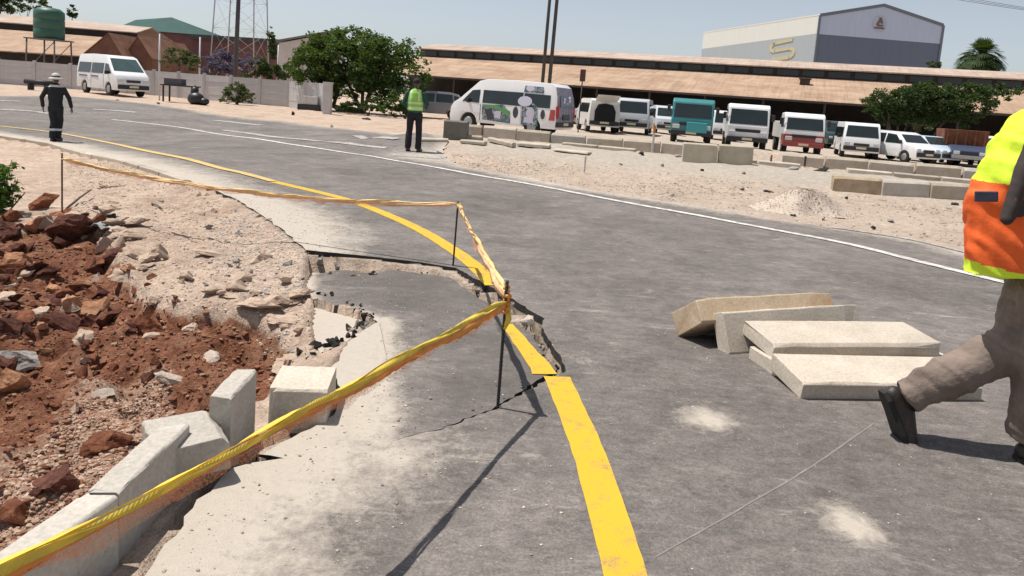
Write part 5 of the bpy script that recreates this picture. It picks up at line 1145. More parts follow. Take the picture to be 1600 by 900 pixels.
# ================================================================== KERB BLOCKS, TAPE, STONES
def concrete(name, c, c2, stain=(.20, .17, .13), amt=.35):
    if name in MATS: return MATS[name]
    t = NT(name); v = t.coord(); n1 = t.noise(v, 3.2, 5, .65, .4); n2 = t.noise(v, 55, 4, .65); n3 = t.noise(v, 1.6, 4, .6, 1.2)
    col = t.ramp(n1, [(.3, c2), (.66, c)]); col = t.mix(t.ramp(n3, [(.52, 0.0), (.78, amt)]), col, stain)
    vo = t.n('ShaderNodeTexVoronoi', Scale=42.0); t.l(v, vo.inputs['Vector']); pit = t.ramp(vo.outputs['Distance'], [(.07, 1.0), (.13, 0.0)])
    pit = t.math('MULTIPLY', pit, t.ramp(t.noise(v, 9, 2), [(.52, 0.0), (.6, 1.0)]))
    col = t.mix(t.math('MULTIPLY', pit, .6), col, (.09, .08, .07)); col = t.mix(.35, col, t.ramp(n2, [(.25, .2), (.75, .8)]), 'OVERLAY')
    oi = t.n('ShaderNodeObjectInfo'); hs = t.n('ShaderNodeHueSaturation'); t.l(col, hs.inputs['Color']); t.l(t.math('ADD', t.math('MULTIPLY', oi.outputs['Random'], .22), .84), hs.inputs['Value']); col = hs.outputs[0]
    t.col(col); t.set(Roughness=.9, Specular_IOR_Level=.25); t.bump(t.math('SUBTRACT', n2, t.math('MULTIPLY', pit, 1.5)), .5, .004); MATS[name] = t.m; return t.m
CONC_K = concrete('pale_cast_concrete', (.58, .515, .435), (.46, .405, .335)); CONC_G = concrete('grey_cast_concrete', (.50, .465, .415), (.40, .37, .325)); CONC_B = concrete('soil_stained_concrete', (.50, .41, .30), (.38, .28, .18), (.24, .13, .06), .75); CONC_R = concrete('verge_concrete', (.50, .44, .36), (.38, .33, .265), (.30, .22, .14), .5)
def block(name, label, A, B, C, t, mat_, cham=(.03, .03), group=None, cat='kerb block', seed=0, rough=.003):
    """cast kerb block: corner A, length edge A-B, width edge A-C, thickness t below; one long edge chamfered"""
    A, B, C = Vector(A), Vector(B), Vector(C); 
    if group == 'pile of kerb blocks on the road': sh_ = Vector((.035, 0, 0)); A = A+sh_; B = B+sh_; C = C+sh_
    u = (B-A); L = u.length; u.normalize(); v = C-A; v = v-u*v.dot(u); W = v.length; v.normalize(); n = u.cross(v)
    cv, cn = cham; prof = [(0, -t), (W, -t), (W, -.008), (W-.008, 0), (cv, 0), (0, -cn)]
    r = random.Random(seed); bm = bmesh.new(); K = 7; rings = []
    for i in range(K+1):
        e = 0 if 0 < i < K else .004
        rg = []
        for q, (a, b_) in enumerate(prof):
            ch = r.uniform(.005, .018) if (i in (0, K) and q in (2, 3, 4, 5) and r.random() < .4) else 0.0
            rg.append(bm.verts.new((L*(i+(r.uniform(-.3, .3) if 0 < i < K else 0))/K+(ch if i == 0 else -ch if i == K else 0), a+r.uniform(-rough, rough)+(ch*.6 if a < W*.5 else -ch*.6), b_+r.uniform(-rough, rough)*.6-ch*.7)))
        rings.append(rg)
    for i in range(K):
        for k in range(len(prof)): q = (k+1) % len(prof); bm.faces.new((rings[i][k], rings[i][q], rings[i+1][q], rings[i+1][k]))
    bm.faces.new(rings[0][::-1]); bm.faces.new(rings[-1]); bmesh.ops.recalc_face_normals(bm, faces=bm.faces[:])
    me = bpy.data.meshes.new(name); bm.to_mesh(me); bm.free(); me.materials.append(mat_)
    o = bpy.data.objects.new(name, me); COL.objects.link(o); M4 = Matrix((u, v, n)).transposed().to_4x4(); M4.translation = A; o.matrix_world = M4
    b = o.modifiers.new('bevel', 'BEVEL'); b.width = .006; b.segments = 2; b.limit_method = 'ANGLE'; b.angle_limit = R(40)
    return tag(o, label, cat, group)
G = 'tumbled kerb stones at the broken road edge'
lf = Vector((-.1, .012, 0))
A = gp(-70, 958, .185); B = gp(184, 773, .20); block('kerb_stone', 'nearest grey kerb stone at the left corner, under the orange tape', A, B, A+lf, .42, CONC_G, group=G, seed=1, cham=(.008, .008))
A = gp(187.5, 768, .20); B = gp(297, 661, .2); block('kerb_stone', 'second grey kerb stone in line, joined to the nearest one', A, B, gp(137.5, 763, .2), .42, CONC_G, group=G, seed=2, cham=(.008, .008))
A = gp(360, 681, .165); B = gp(330, 634, .175); block('kerb_stone', 'toppled kerb stone lying flat behind the end of the kerb line', A, B, A+Vector((-.20, -.145, -.01)), .13, CONC_G, group=G, seed=3)
A = gp(362, 621, .25); B = gp(402, 577, .25); block('kerb_stone', 'kerb stone standing on end between the toppled and the square one', A, B, gp(325, 618, .25), .5, CONC_G, group=G, seed=4, cham=(.01, .01))
A = gp(420, 607, .15); B = gp(512, 610, .15); block('kerb_stone', 'square ended pale kerb stone beside the broken road surface', A, B, gp(447, 570, .15), .2, CONC_K, group=G, seed=5, cham=(.012, .012))
G = 'pile of kerb blocks on the road'
B0 = gp(1066, 528, 0); B = gp(1326, 508, 0); u = (B-B0).normalized(); A = Vector((B0.x+.03, B0.y-.19, .165)); block('kerb_block', 'brown stained kerb block at the back, tipped forward onto the next one', A, A+u*1.15, A+Vector((0, .105, .13)), .275, CONC_B, group=G, seed=6, cham=(.012, .012))
A = gp(1131, 555, 0); block('kerb_block', 'kerb block standing on edge, second from the back of the pile', A, A+u*1.17, A+Vector((0, .115, .245)), .10, CONC_K, group=G, seed=7, cham=(.012, .012))
A = gp(1200, 537, .165); B = gp(1465, 537, .165); block('kerb_block', 'kerb block on top in the middle of the pile, broad face up', A, B, gp(1146, 499, .20), .09, CONC_K, group=G, seed=9, cham=(.02, .02))
A = gp(1204, 566, .085); B = gp(1496, 566, .085); block('kerb_block', 'kerb block lying under the middle of the pile, its end jutting right', A, B, A+Vector((-.02, .3, 0)), .085, CONC_K, group=G, seed=10, cham=(.05, .05))
A = gp(1245, 597, .095); B = gp(1531, 601, .095); block('kerb_block', 'front kerb block of the pile, lying flat beside the lifted boot', A, B, gp(1221, 551, .135), .10, CONC_K, group=G, seed=11, cham=(.014, .014))

# ---- rows of kerb blocks on the far verge
us = _rd; n_ = 12; p0 = gp(800, 219); rowdir = (gp(1530, 284)-gp(806, 218)); Lr = Vector((rowdir.x, rowdir.y)).length; rdv = Vector((rowdir.x, rowdir.y, 0)).normalized(); st0 = gp(806, 218)-rdv*2.0; bn = Vector((-rdv.y, rdv.x, 0))
nb = int(Lr/1.0)+5; ords = ['first', 'second', 'third', 'fourth', 'fifth', 'sixth', 'seventh', 'eighth', 'ninth', 'tenth', 'eleventh', 'twelfth', 'thirteenth', 'fourteenth', 'fifteenth', 'sixteenth', 'seventeenth', 'eighteenth', 'nineteenth', 'twentieth', 'twenty first', 'twenty second', 'twenty third', 'twenty fourth']
for i in range(nb):
    a = st0+rdv*(i*1.005)+bn*random.uniform(-.03, .03); z = float(base(a.x, a.y))-.06; hgt = .30+.06+random.uniform(-.03, .02)
    a.z = z+hgt; rz = random.uniform(-.035, .035); b_ = a+rdv*.97+bn*rz; b_.z += random.uniform(-.015, .015)
    if i in (8,): continue
    block('kerb_block', ords[i]+' kerb block from the left in the long row behind the sandy bank', a, b_, a+bn*.15, hgt+.1, [CONC_R, CONC_K, CONC_R, CONC_G, CONC_R][i % 5], group='row of kerb blocks behind the sandy bank', seed=40+i, cham=(.05, .06))
G = 'kerb blocks stacked on the verge row below the teal truck'
for i, (x0, x1, yb, lab) in enumerate([(1068, 1122, 229, 'yellowish block stacked on the verge row below the teal truck, left one'), (1124, 1178, 232, 'yellowish block stacked on the verge row right of the teal truck')]):
    a = gp(x0, yb, .34); b_ = gp(x1, yb+3.5, .34); a.z = float(base(a.x, a.y))+.44; b_.z = float(base(b_.x, b_.y))+.44; d = (b_-a).normalized(); nn = Vector((-d.y, d.x, 0)).normalized(); block('kerb_block', lab, a, b_, a+nn*.2, .66, concrete('yellowish_old_concrete', (.52, .47, .37), (.42, .37, .29)), group=G, seed=90+i, cham=(.03, .03))
G = 'flat kerb blocks laid in front of the long row'
k_ = 0
for i in range(nb):
    if i in (0, 1, 2, 5, 6, 9): continue
    a = st0+rdv*(i*1.005+.45)-bn*(.62+random.uniform(-.04, .04)); z = float(base(a.x, a.y))+.075; a.z = z; b_ = a+rdv*.97; b_.z = float(base(b_.x, b_.y))+.075
    block('kerb_block', ords[k_]+' flat pale kerb block from the left, lying in front of the long row', a, b_, a+bn*.3, .14, [CONC_K, CONC_R][i % 2], group=G, seed=140+i, cham=(.02, .02)); k_ += 1
G = 'lower row of kerb blocks by the gravel heap'
for i, (x0, x1, yt, yb, lab, mt) in enumerate([(1300, 1376, 281, 297, 'brown left block of the lower row behind the gravel heap', CONC_B), (1378, 1452, 281, 304, 'grey middle block of the lower row behind the gravel heap', CONC_G), (1454, 1532, 288, 309, 'right block of the lower row, beside the orange vest', CONC_R)]):
    a = gp(x0, yb); b_ = gp(x1, yb+(5.6 if i == 0 else 4)); d = (b_-a); h_ = .30
    a2 = Vector((a.x, a.y, a.z+h_)); b2 = Vector((b_.x, b_.y, b_.z+h_)); nn = Vector((-d.y, d.x, 0)).normalized()
    block('kerb_block', lab, a2, b2, a2+nn*.16, .45, mt, group=G, seed=60+i, cham=(.05, .05))
G = 'loose kerb blocks on the verge'
for i, (x0, y0, x1, y1, hh, w_, lab, mt) in enumerate([(807, 222, 858, 226, .10, .3, 'pale loose kerb block lying in front of the row below the minibus rear wheel', CONC_K), (719, 218, 757, 221, .10, .3, 'loose kerb block lying below the minibus front wheel', CONC_K), (762, 214, 800, 223, .12, .15, 'tilted loose kerb block lying crosswise below the adverts', CONC_R),
        (864, 232, 919, 238, .06, .3, 'thin pale slab right of the loose block under the minibus rear', CONC_K), (657, 216, 701, 217, .09, .35, 'pale slab lying right of the man in the lime vest', CONC_K), (722, 211, 752, 213, .11, .3, 'upper loose kerb block just under the minibus sill', CONC_R)]):
    a = gp(x0, y0, hh); b_ = gp(x1, y1, hh); d = b_-a; nn = Vector((-d.y, d.x, 0)).normalized(); block('kerb_block', lab, a, b_, a+nn*w_, hh*.9, mt, group=G, seed=70+i)
a = gp(692, 217); o = block('concrete_block', 'dark square concrete block between the lime vest man and the minibus', a+Vector((0, 0, .5)), a+Vector((.62, -.03, .5)), a+Vector((0, .5, .5)), .6, concrete('dark_old_concrete', (.20, .19, .165), (.13, .125, .11)), cat='concrete block', seed=80)
# kerb line along the far left road edge
G = 'kerb stones along the far left road edge'
fl = [Vector((p[0], p[1])) for p in far_left]
fl = fl[5:]; D = [0]
for a, b_ in zip(fl[:-1], fl[1:]): D.append(D[-1]+(b_-a).length)
def along(s):
    for i in range(len(D)-1):
        if s <= D[i+1]: return fl[i].lerp(fl[i+1], (s-D[i])/(D[i+1]-D[i]))
    return fl[-1]
s_ = 0; i = 0
while s_+1 < min(D[-1], 22):
    a = along(s_+.01); b_ = along(s_+.99); d = (b_-a).normalized(); nn = Vector((-d.y, d.x)); a = a-nn*.01; b_ = b_-nn*.01
    A3 = Vector((a.x, a.y, float(base(a.x, a.y))+.028)); B3 = Vector((b_.x, b_.y, float(base(b_.x, b_.y))+.028)); NN = Vector((nn.x, nn.y, 0))*.13
    # outer side lies away from the road
    block('kerb_stone', ('%s kerb stone from the near end of the far left road edge' % (ords[i] if i < len(ords) else 'a later')), A3, B3, A3+NN, .30, CONC_R if i % 3 else CONC_K, group=G, seed=100+i, cham=(.01, .01)); s_ += 1.0; i += 1

# ---- barrier tape and rods
ROD = simple('dark_reinforcing_bar', (.022, .02, .02), .7, .3, 30); RODR = simple('rusty_reinforcing_bar', (.16, .075, .045), .85, .4, 20)
def thin(name, c, k=.15):
    t = NT(name); v = t.coord(); n1 = t.noise(v, 16, 4, .6); wv = t.n('ShaderNodeTexWave', Scale=70.0, Distortion=2.0); t.l(v, wv.inputs['Vector'])
    col = t.ramp(n1, [(.3, tuple(q*.78 for q in c)), (.66, c)]); t.col(col); t.set(Roughness=.55, Specular_IOR_Level=.4); t.bump(wv.outputs['Fac'], .25, .003)
    tr = t.n('ShaderNodeBsdfTranslucent'); t.l(col, tr.inputs[0]); mx = t.n('ShaderNodeMixShader'); mx.inputs[0].default_value = k; t.l(t.b.outputs[0], mx.inputs[1]); t.l(tr.outputs[0], mx.inputs[2]); t.l(mx.outputs[0], t.out.inputs[0]); return t.m
TY = thin('yellow_barrier_webbing', (.90, .68, .10)); TO = thin('orange_barrier_mesh', (.88, .36, .08))
_n = NT('thin_orange_netting'); _n.col((.86, .36, .16)); _n.set(Roughness=.8)
_tr = _n.n('ShaderNodeBsdfTransparent'); _mx = _n.n('ShaderNodeMixShader'); _v = _n.coord(); _n.l(_n.ramp(_n.noise(_v, 220, 2, .6), [(.40, .35), (.58, .9)]), _mx.inputs[0]); _n.l(_n.b.outputs[0], _mx.inputs[1]); _n.l(_tr.outputs[0], _mx.inputs[2]); _n.l(_mx.outputs[0], _n.out.inputs[0]); NET = _n.m
TYF = thin('sun_faded_yellow_webbing', (.94, .70, .32)); TOF = thin('sun_faded_orange_mesh', (.96, .62, .36))
def rod(name, label, base_, h, r, mat_, lean=(0, 0)):
    t = thing(name, label, 'rod', base_); m = MB(); pts = [(lean[0]*k, lean[1]*k, -.35+(h+.35)*k) for k in np.linspace(0, 1, 14)]
    m.tube(pts, r, 8); m.build('bar', mat_, t)
    m = MB()
    for k in range(int(h/.02)): z = .01+k*.02; m.tube([(lean[0]*(z+.35)/(h+.35), lean[1]*(z+.35)/(h+.35), z-.002), (lean[0]*(z+.35)/(h+.35), lean[1]*(z+.35)/(h+.35), z+.004)], r*1.16, 7)
    o = m.build('thread_ribs', mat_, t); o['kind'] = 'stuff'; return t
nb_ = gp(777.5, 638); fb = gp(707, 415); lb_ = gp(97, 323)
rod('steel_rod', 'dark reinforcing rod driven into the crack, holding the tape above the yellow line', nb_, .62, .0075, ROD)
fz = fb.z-.06
rod('steel_rod', 'dark reinforcing rod at the far corner of the sunken slab', fb, .56, .0075, ROD, (.012, 0))
rod('steel_rod', 'thin rusty reinforcing rod in the sand by the green shrub', lb_, .56, .0085, RODR)
ob = gp(-150, 982, .575); ob = Vector((ob.x, ob.y, -.1)); rod('steel_rod', 'reinforcing rod holding the near end of the barrier tape', ob, .70, .0075, ROD)
def tape(name, label, pts, hgt, seed, sag=0.0, fringe=.5, twist=.55, mats=None):
    TY_, TO_ = mats or (TY, TO)
    t = thing(name, label, 'barrier tape', (0, 0, 0), 0, 'orange and yellow barrier tape'); r = random.Random(seed); a = Vector(pts[0]); b = Vector(pts[1]); L = (b-a).length; n = max(12, int(L/.022)); d = (b-a).normalized(); s_ = d.cross(Vector((0, 0, 1))).normalized()
    Vy = []; Fy = []; Vo = []; Fo = []; Vn = []; Fn = []
    ph = r.uniform(0, 6)
    for i in range(n+1):
        k = i/n; p = a.lerp(b, k)-Vector((0, 0, sag*4*k*(1-k))); end = min(1, min(k, 1-k)*L/.12); hh = hgt*(.42+.58*end)*(1+.18*math.sin(ph+k*L*5.1)+.10*math.sin(ph*2+k*L*13)); tw = twist*math.sin(ph+k*L*2.2)+.15*math.sin(k*L*17+ph)
        up = (Vector((0, 0, 1))*math.cos(tw)+s_*math.sin(tw)); sd = d.cross(up).normalized(); p = p+Vector((0, 0, .004*math.sin(k*L*9)))
        fd = [.5+.5*math.sin(ph+j*2.1+k*L*(7+j*3)) for j in range(4)]
        for j, (h_, o_) in enumerate(((.5, 0), (.44, .004), (.28, .006), (.10, .005), (.02, .004))): Vy.append(p+up*h_*hh+sd*(o_+.005*fd[j % 4]+.004*math.sin(i*.41+j*1.7+ph)+.0008*r.uniform(-1, 1)))
        for j, (h_, o_) in enumerate(((.5, 0), (.44, -.004), (.28, -.006), (.10, -.005), (.02, -.004))): Vy.append(p+up*h_*hh+sd*(o_-.005*fd[(j+2) % 4]+.004*math.sin(i*.41+j*1.7+ph)+.0008*r.uniform(-1, 1)))
        low = -.5-.22*r.random()
        for j, (h_, o_) in enumerate(((.06, .004), (-.12, .006), (-.3, .003+.006*fd[1]), (low, .002), (-.3, -.003-.006*fd[2]), (-.12, -.006), (.06, -.004))): Vo.append(p+up*h_*hh+sd*o_)
    for i in range(n):
        for j in range(4): q = i*10+j; Fy.append((q, q+10, q+11, q+1)); q += 5; Fy.append((q+1, q+11, q+10, q))
        for j in range(6): q = i*7+j; Fo.append((q, q+7, q+8, q+1))
    o = npmesh('yellow_band', [tuple(v) for v in Vy], Fy, TY_, t, True); o2 = npmesh('orange_band', [tuple(v) for v in Vo], Fo, TO_, t, True)
    # slack netting hanging below: three loose overlapping plies of a thin net
    for ply in range(2):
        for i in range(n+1):
            k = i/n; p = a.lerp(b, k)-Vector((0, 0, sag*4*k*(1-k))); q = p-Vector((0, 0, hgt*.34))+s_*(.006*ply-.003); nv = float(fbm(np.array([k*L*3.1+ply*9+seed]), np.array([seed*1.0]), 2.0, 3, 31)[0]); l_ = max(.004, hgt*fringe*(.55+1.5*nv)*min(1, min(k, 1-k)*L/.1))
            Vn += [q, q-Vector((0, 0, l_*.55))+s_*.006*math.sin(k*L*23+ply), q-Vector((0, 0, l_))+d*.01*math.sin(k*L*31+ply*2)]
        for i in range(n):
            for j in range(2): q = ply*(n+1)*3+i*3+j; Fn.append((q, q+3, q+4, q+1))
    o3 = npmesh('loose_netting', [tuple(v) for v in Vn], Fn, NET, t, True)
    return t
topN = nb_+Vector((0, 0, .55)); tieN = nb_+Vector((0, 0, .51)); topF = Vector((fb.x+.012, fb.y, fb.z+.535)); topL = lb_+Vector((0, 0, .50)); endO = Vector((ob.x, ob.y, .575))
tape('barrier_tape', 'near length of orange and yellow tape running from the crack to the left corner', [tieN, endO], .044, 1, .004, .65)
tape('barrier_tape', 'short length of tape between the two dark rods over the yellow line', [topF, topN], .050, 2, .008, .7, mats=(TYF, TOF))
tape('barrier_tape', 'far length of tape running back along the left road edge', [topL, topF], .036, 3, .11, .6, mats=(TYF, TOF))
kn = thing('tape_knot', 'bunched orange tape tied round the rod at the crack', 'tape knot', nb_); m = MB()
r = random.Random(5)
for k in range(7): a_ = r.uniform(0, 6.28); m.tube([(.012*math.cos(a_), .012*math.sin(a_), .47+.02*k), (.016*math.cos(a_+1.5), .016*math.sin(a_+1.5), .475+.018*k), (.012*math.cos(a_+3), .012*math.sin(a_+3), .46+.02*k)], [.008, .012, .007], 6)
m.build('wrap', TO, kn); m = MB(); m.tube([(.012, -.008, .50), (.02, -.014, .44), (.004, -.012, .39)], [(.010, .004), (.014, .004), (.006, .003)], 6); m.build('loose_end', TY, kn)

# ---- stones
def ico(sub):
    bm = bmesh.new(); bmesh.ops.create_icosphere(bm, subdivisions=sub, radius=1); bm.verts.ensure_lookup_table(); V = np.array([v.co[:] for v in bm.verts]); F = np.array([[v.index for v in f.verts] for f in bm.faces]); bm.free(); return V, F
def rockshape(sub, seed, ang=.35, cuts=7):
    V, F = ico(sub); r = np.random.default_rng(seed); V = V.copy()
    for k in range(cuts):      # flat broken faces
        d = r.normal(size=3); d /= np.linalg.norm(d); h = r.uniform(.28, .72); s = V @ d; V -= np.outer(np.clip(s-h, 0, None), d)
    n = fbm(V[:, 0]*1.0+seed+V[:, 2]*.6, V[:, 1]+V[:, 2]*.7, 1.8, 5, seed); V *= (1+ang*.75*n)[:, None]; V *= r.uniform(.75, 1.2, 3); return V, F
ROCKSHAPES = [rockshape(4, 200+k, .55, 15) for k in range(12)]
SMALLSHAPES = [rockshape(3, 300+k, .5, 12) for k in range(12)]
def soil_mat(name, c, c2, c3, sc=1.0, rv=.5):
    t = NT(name); v = t.coord(out='Object'); n1 = t.noise(v, 2.2*sc, 5, .65, .3); n2 = t.noise(v, 14*sc, 5, .7); g = t.n('ShaderNodeNewGeometry'); oi = t.n('ShaderNodeObjectInfo')
    col = t.ramp(n1, [(.3, c2), (.55, c), (.75, c3)]); col = t.mix(.5, col, t.ramp(n2, [(.25, .18), (.75, .82)]), 'OVERLAY')
    hs = t.n('ShaderNodeHueSaturation'); t.l(col, hs.inputs['Color']); t.l(t.math('ADD', t.math('MULTIPLY', oi.outputs['Random'], rv), 1-rv/2), hs.inputs['Value']); t.col(hs.outputs[0])
    t.set(Roughness=.95, Specular_IOR_Level=.15); t.bump(n2, .8, .005); return t.m
RROCK = soil_mat('red_clay_rock', (.20, .078, .043), (.095, .036, .022), (.34, .17, .10)); OROCK = soil_mat('orange_tan_rock', (.38, .20, .115), (.25, .115, .06), (.50, .33, .22)); SROCK = soil_mat('sandy_crust', (.47, .365, .285), (.38, .28, .21), (.55, .44, .35), rv=.15); GROCK = soil_mat('grey_rubble', (.30, .28, .26), (.17, .155, .14), (.45, .43, .40)); WROCK = soil_mat('pale_rubble', (.42, .36, .305), (.29, .235, .19), (.50, .45, .39)); DROCK = soil_mat('dark_asphalt_lump', (.035, .033, .031), (.02, .019, .018), (.075, .07, .065)); MROCK = soil_mat('maroon_clay_and_shade', (.105, .044, .032), (.045, .019, .015), (.18, .078, .05))  # maroon is clay colour, and also stands for dark-brown shadows in the heap
def rockmesh(shape, mat_, name):
    me = bpy.data.meshes.new(name); me.from_pydata([tuple(v) for v in shape[0]], [], [tuple(int(i) for i in f) for f in shape[1]]); me.materials.append(mat_); me.update(); return me
_rm = {}
def rock(name, label, px, py, wpx, hpx, mat_, group=None, cat='rock', flat=None, dz=0.0, seed=0, small=False, depth=1.0):
    p = gpt(px, py+hpx*.28); s = (p-Vector((0, 0, CH))).length/FPX; r = random.Random(seed+int(px)*7+int(py)); sh = (SMALLSHAPES if small else ROCKSHAPES)[r.randrange(12)]
    key = (id(sh[0]), mat_.name)
    if key not in _rm: _rm[key] = rockmesh(sh, mat_, name)
    o = bpy.data.objects.new(name, _rm[key]); COL.objects.link(o); rx = wpx*s*.62; rzz = hpx*s*.62
    o.scale = (rx, rx*depth*r.uniform(.75, 1.0), rzz); o.rotation_euler = (r.uniform(-.25, .25), r.uniform(-.25, .25), r.uniform(-.5, .5)); o.location = (p.x, p.y+rx*.3, p.z+rzz*.45+dz); return tag(o, label, cat, group)
NAMED = [('rock', 'big flat tan orange rock at the left edge, below the green shrub', 22, 412, 52, 30, OROCK), ('clay_chunk', 'long red clay slab tilted over a dark hollow near the grey rubbish', 100, 340, 66, 22, RROCK), ('clay_boulder', 'dark maroon boulder under the tilted red clay slab', 84, 366, 56, 40, MROCK),
    ('rock', 'orange red rock at the left edge, level with the toppled kerb stones', 8, 602, 44, 40, OROCK), ('rock', 'grey boulder at the left edge above the orange red rock', 34, 566, 54, 38, GROCK), ('clay_block', 'square red clay block with a black shadow, mid slope', 236, 512, 38, 44, RROCK),
    ('clay_boulder', 'orange clay boulder in the middle of the red heap', 132, 486, 48, 38, OROCK), ('rock', 'pale flat stone among the pinkish gravel', 152, 619, 38, 13, WROCK), ('concrete_rubble', 'white grey lump of rubble on the red soil left of the standing kerb stone', 266, 598, 42, 24, WROCK),
    ('flat_stone', 'long pale flat stone on the red soil strip above the kerb stones', 328, 562, 40, 13, WROCK), ('flat_stone', 'pale buff flat stone at the left end of the pale flat stones', 292, 514, 34, 11, SROCK), ('crust_chunk', 'sandy crust slab overhanging a dark hollow, left of the pair', 205, 397, 42, 28, SROCK), ('crust_chunk', 'sandy crust slab tilted upright, right of the pair', 246, 398, 34, 34, SROCK),
    ('crust_lump', 'sandy lump below the two tilted crust slabs', 190, 436, 56, 30, SROCK), ('crust_chunk', 'sandy crust slab at the edge of the red soil with black shadow beneath', 392, 478, 60, 20, SROCK), ('clay_boulder', 'dark red boulder in the hollow beside the kerb line', 78, 764, 60, 40, MROCK), ('clay_boulder', 'broad red boulder left of the second kerb stone', 150, 700, 78, 46, RROCK),
    ('clay_boulder', 'red clay boulder at the foot of the green shrub', 58, 318, 46, 34, RROCK), ('clay_boulder', 'maroon clay boulder at the left edge under the shrub', 14, 362, 46, 34, MROCK), ('clay_boulder', 'dark clay boulder right of the big flat tan rock', 66, 428, 40, 26, MROCK), ('clay_boulder', 'red clay boulder between the maroon boulder and the sandy crust', 142, 415, 44, 36, RROCK),
    ('rock', 'small buff rock at the left edge below the big flat tan rock', 10, 468, 34, 20, SROCK), ('clay_boulder', 'dark maroon boulder at the left edge above the grey boulder', 14, 515, 48, 36, MROCK), ('clay_boulder', 'maroon boulder left of the orange clay boulder', 82, 506, 44, 32, MROCK), ('crust_lump', 'small sandy lump on the bank under the road edge', 322, 398, 46, 12, SROCK),
    ('crust_lump', 'brown lump near the top of the sandy bank', 404, 405, 36, 18, SROCK), ('crust_lump', 'dark lump of crust right of the sandy bank', 366, 408, 20, 14, GROCK), ('rock', 'reddish lump on the pebbly slope', 132, 545, 34, 20, RROCK), ('rock', 'red lump in the red soil under the flat stones', 300, 610, 30, 14, RROCK), ('clay_boulder', 'clay boulder in the bottom left corner of the red heap', 20, 810, 60, 34, RROCK)]
for i, q in enumerate(NAMED): rock(q[0], q[1], q[2], q[3], q[4], q[5], q[6], group='rocks and clods of the collapsed bank', seed=i, cat='rock')
def surf_z(x, y):
    X_, Y_ = np.array([x]), np.array([y])
    if inpoly(X_, Y_, np.array(FRAG))[0]: return float(fragz(x, y))
    if inpoly(X_, Y_, np.array(SLAB))[0]: return float(slabz(x, y))
    if inpoly(X_, Y_, np.array(ROAD))[0]: return float(road_z(x, y))
    return None
def crumb(px, py, w_, mat_, name, label, group, seed):
    r = random.Random(seed); dz = -.03
    for _ in range(3):
        p = gp(px, py, dz); z = surf_z(p.x, p.y); z = float(base(p.x, p.y))-.05 if z is None else z; dz = z-float(base(p.x, p.y))
    s = p.length/FPX; sh = SMALLSHAPES[r.randrange(12)]; key = (id(sh[0]), mat_.name)
    if key not in _rm: _rm[key] = rockmesh(sh, mat_, name)
    o = bpy.data.objects.new(name, _rm[key]); COL.objects.link(o); rx = w_*s*.6; o.scale = (rx, rx*r.uniform(.6, 1), rx*r.uniform(.45, .8)); o.rotation_euler = (r.uniform(-.4, .4), r.uniform(-.4, .4), r.uniform(0, 6)); o.location = (p.x, p.y, float(z)+rx*.15); return tag(o, label, 'rubble', group)
DARKN = [('asphalt_lump', 'black asphalt lump jammed in the crack by the taped rod', 757, 462, 26, 22, DROCK), ('asphalt_lump', 'black asphalt lump at the tip of the broken road fragment', 574, 500, 28, 13, DROCK), ('asphalt_lump', 'black asphalt lump left of the fragment tip', 545, 515, 22, 15, DROCK), ('asphalt_lump', 'black asphalt lump under the middle of the broken fragment', 520, 536, 26, 12, DROCK), ('asphalt_lump', 'black asphalt lump at the lower left of the fragment', 490, 545, 30, 16, DROCK), ('asphalt_lump', 'black flake on the lower slab near the fragment', 468, 552, 18, 12, DROCK),
    ('base_stone', 'grey concrete lump under the far edge of the hole', 498, 410, 30, 22, GROCK), ('base_stone', 'flat grey lump beside it under the far edge of the hole', 528, 412, 28, 18, GROCK), ('base_stone', 'dark stone lying on the sunken slab below the far edge', 580, 420, 16, 9, DROCK),
    ('base_stone', 'pale broken stone right under the tape knot in the crack', 795, 480, 26, 26, WROCK), ('base_stone', 'pale broken stone in the middle of the wide crack', 820, 502, 28, 20, WROCK), ('base_stone', 'buff broken stone in the wide crack below the middle one', 836, 522, 20, 18, SROCK), ('base_stone', 'pale broken stone near the lower end of the wide crack', 848, 548, 18, 28, WROCK), ('base_stone', 'pale stone at the upper end of the crack', 733, 447, 16, 12, WROCK), ('base_stone', 'second pale stone in the upper crack', 745, 452, 12, 10, WROCK)]
for i, q in enumerate(DARKN):
  if q[6] is DROCK or q[6] is GROCK and q[2] > 560: tag(crumb(q[2], q[3], q[4], q[6], q[0], q[1], 'broken pieces in the crack', 50+i))
  else: rock(q[0], q[1], q[2], q[3], q[4], q[5], q[6], group='broken pieces in the crack', seed=50+i, cat='rubble', small=True, dz=-.01)
rr = random.Random(33)
for ln, n_c, wlo, whi in ([[(484, 549), (500, 545), (520, 538), (545, 524), (565, 512), (592, 500)], 30, 8, 24], [[(486, 452), (530, 466), (566, 483), (590, 498)], 16, 6, 13], [[(478, 398), (560, 408), (640, 418), (712, 428)], 20, 5, 13], [[(712, 428), (745, 445), (772, 466), (790, 486), (815, 506), (840, 530), (852, 556), (868, 578)], 26, 5, 14], [[(868, 580), (830, 606), (775, 641), (735, 655)], 14, 4, 9]):
    for i in range(n_c):
        k = rr.uniform(0, len(ln)-1.01); a = ln[int(k)]; b_ = ln[int(k)+1]; f = k-int(k); dark = rr.random() < (.8 if ln[0][0] in (484, 868, 486) else .4)
        crumb(a[0]+(b_[0]-a[0])*f+rr.uniform(-5, 5), a[1]+(b_[1]-a[1])*f+rr.uniform(-3, 6), rr.uniform(wlo, whi), DROCK if dark else rr.choice([WROCK, SROCK, GROCK]), 'asphalt_crumb' if dark else 'base_crumb', 'small black crumb of asphalt broken off along a crack' if dark else 'small pale crumb of road base lying along a crack', 'black asphalt crumbs along the cracks' if dark else 'pale crumbs along the cracks', 600+i)
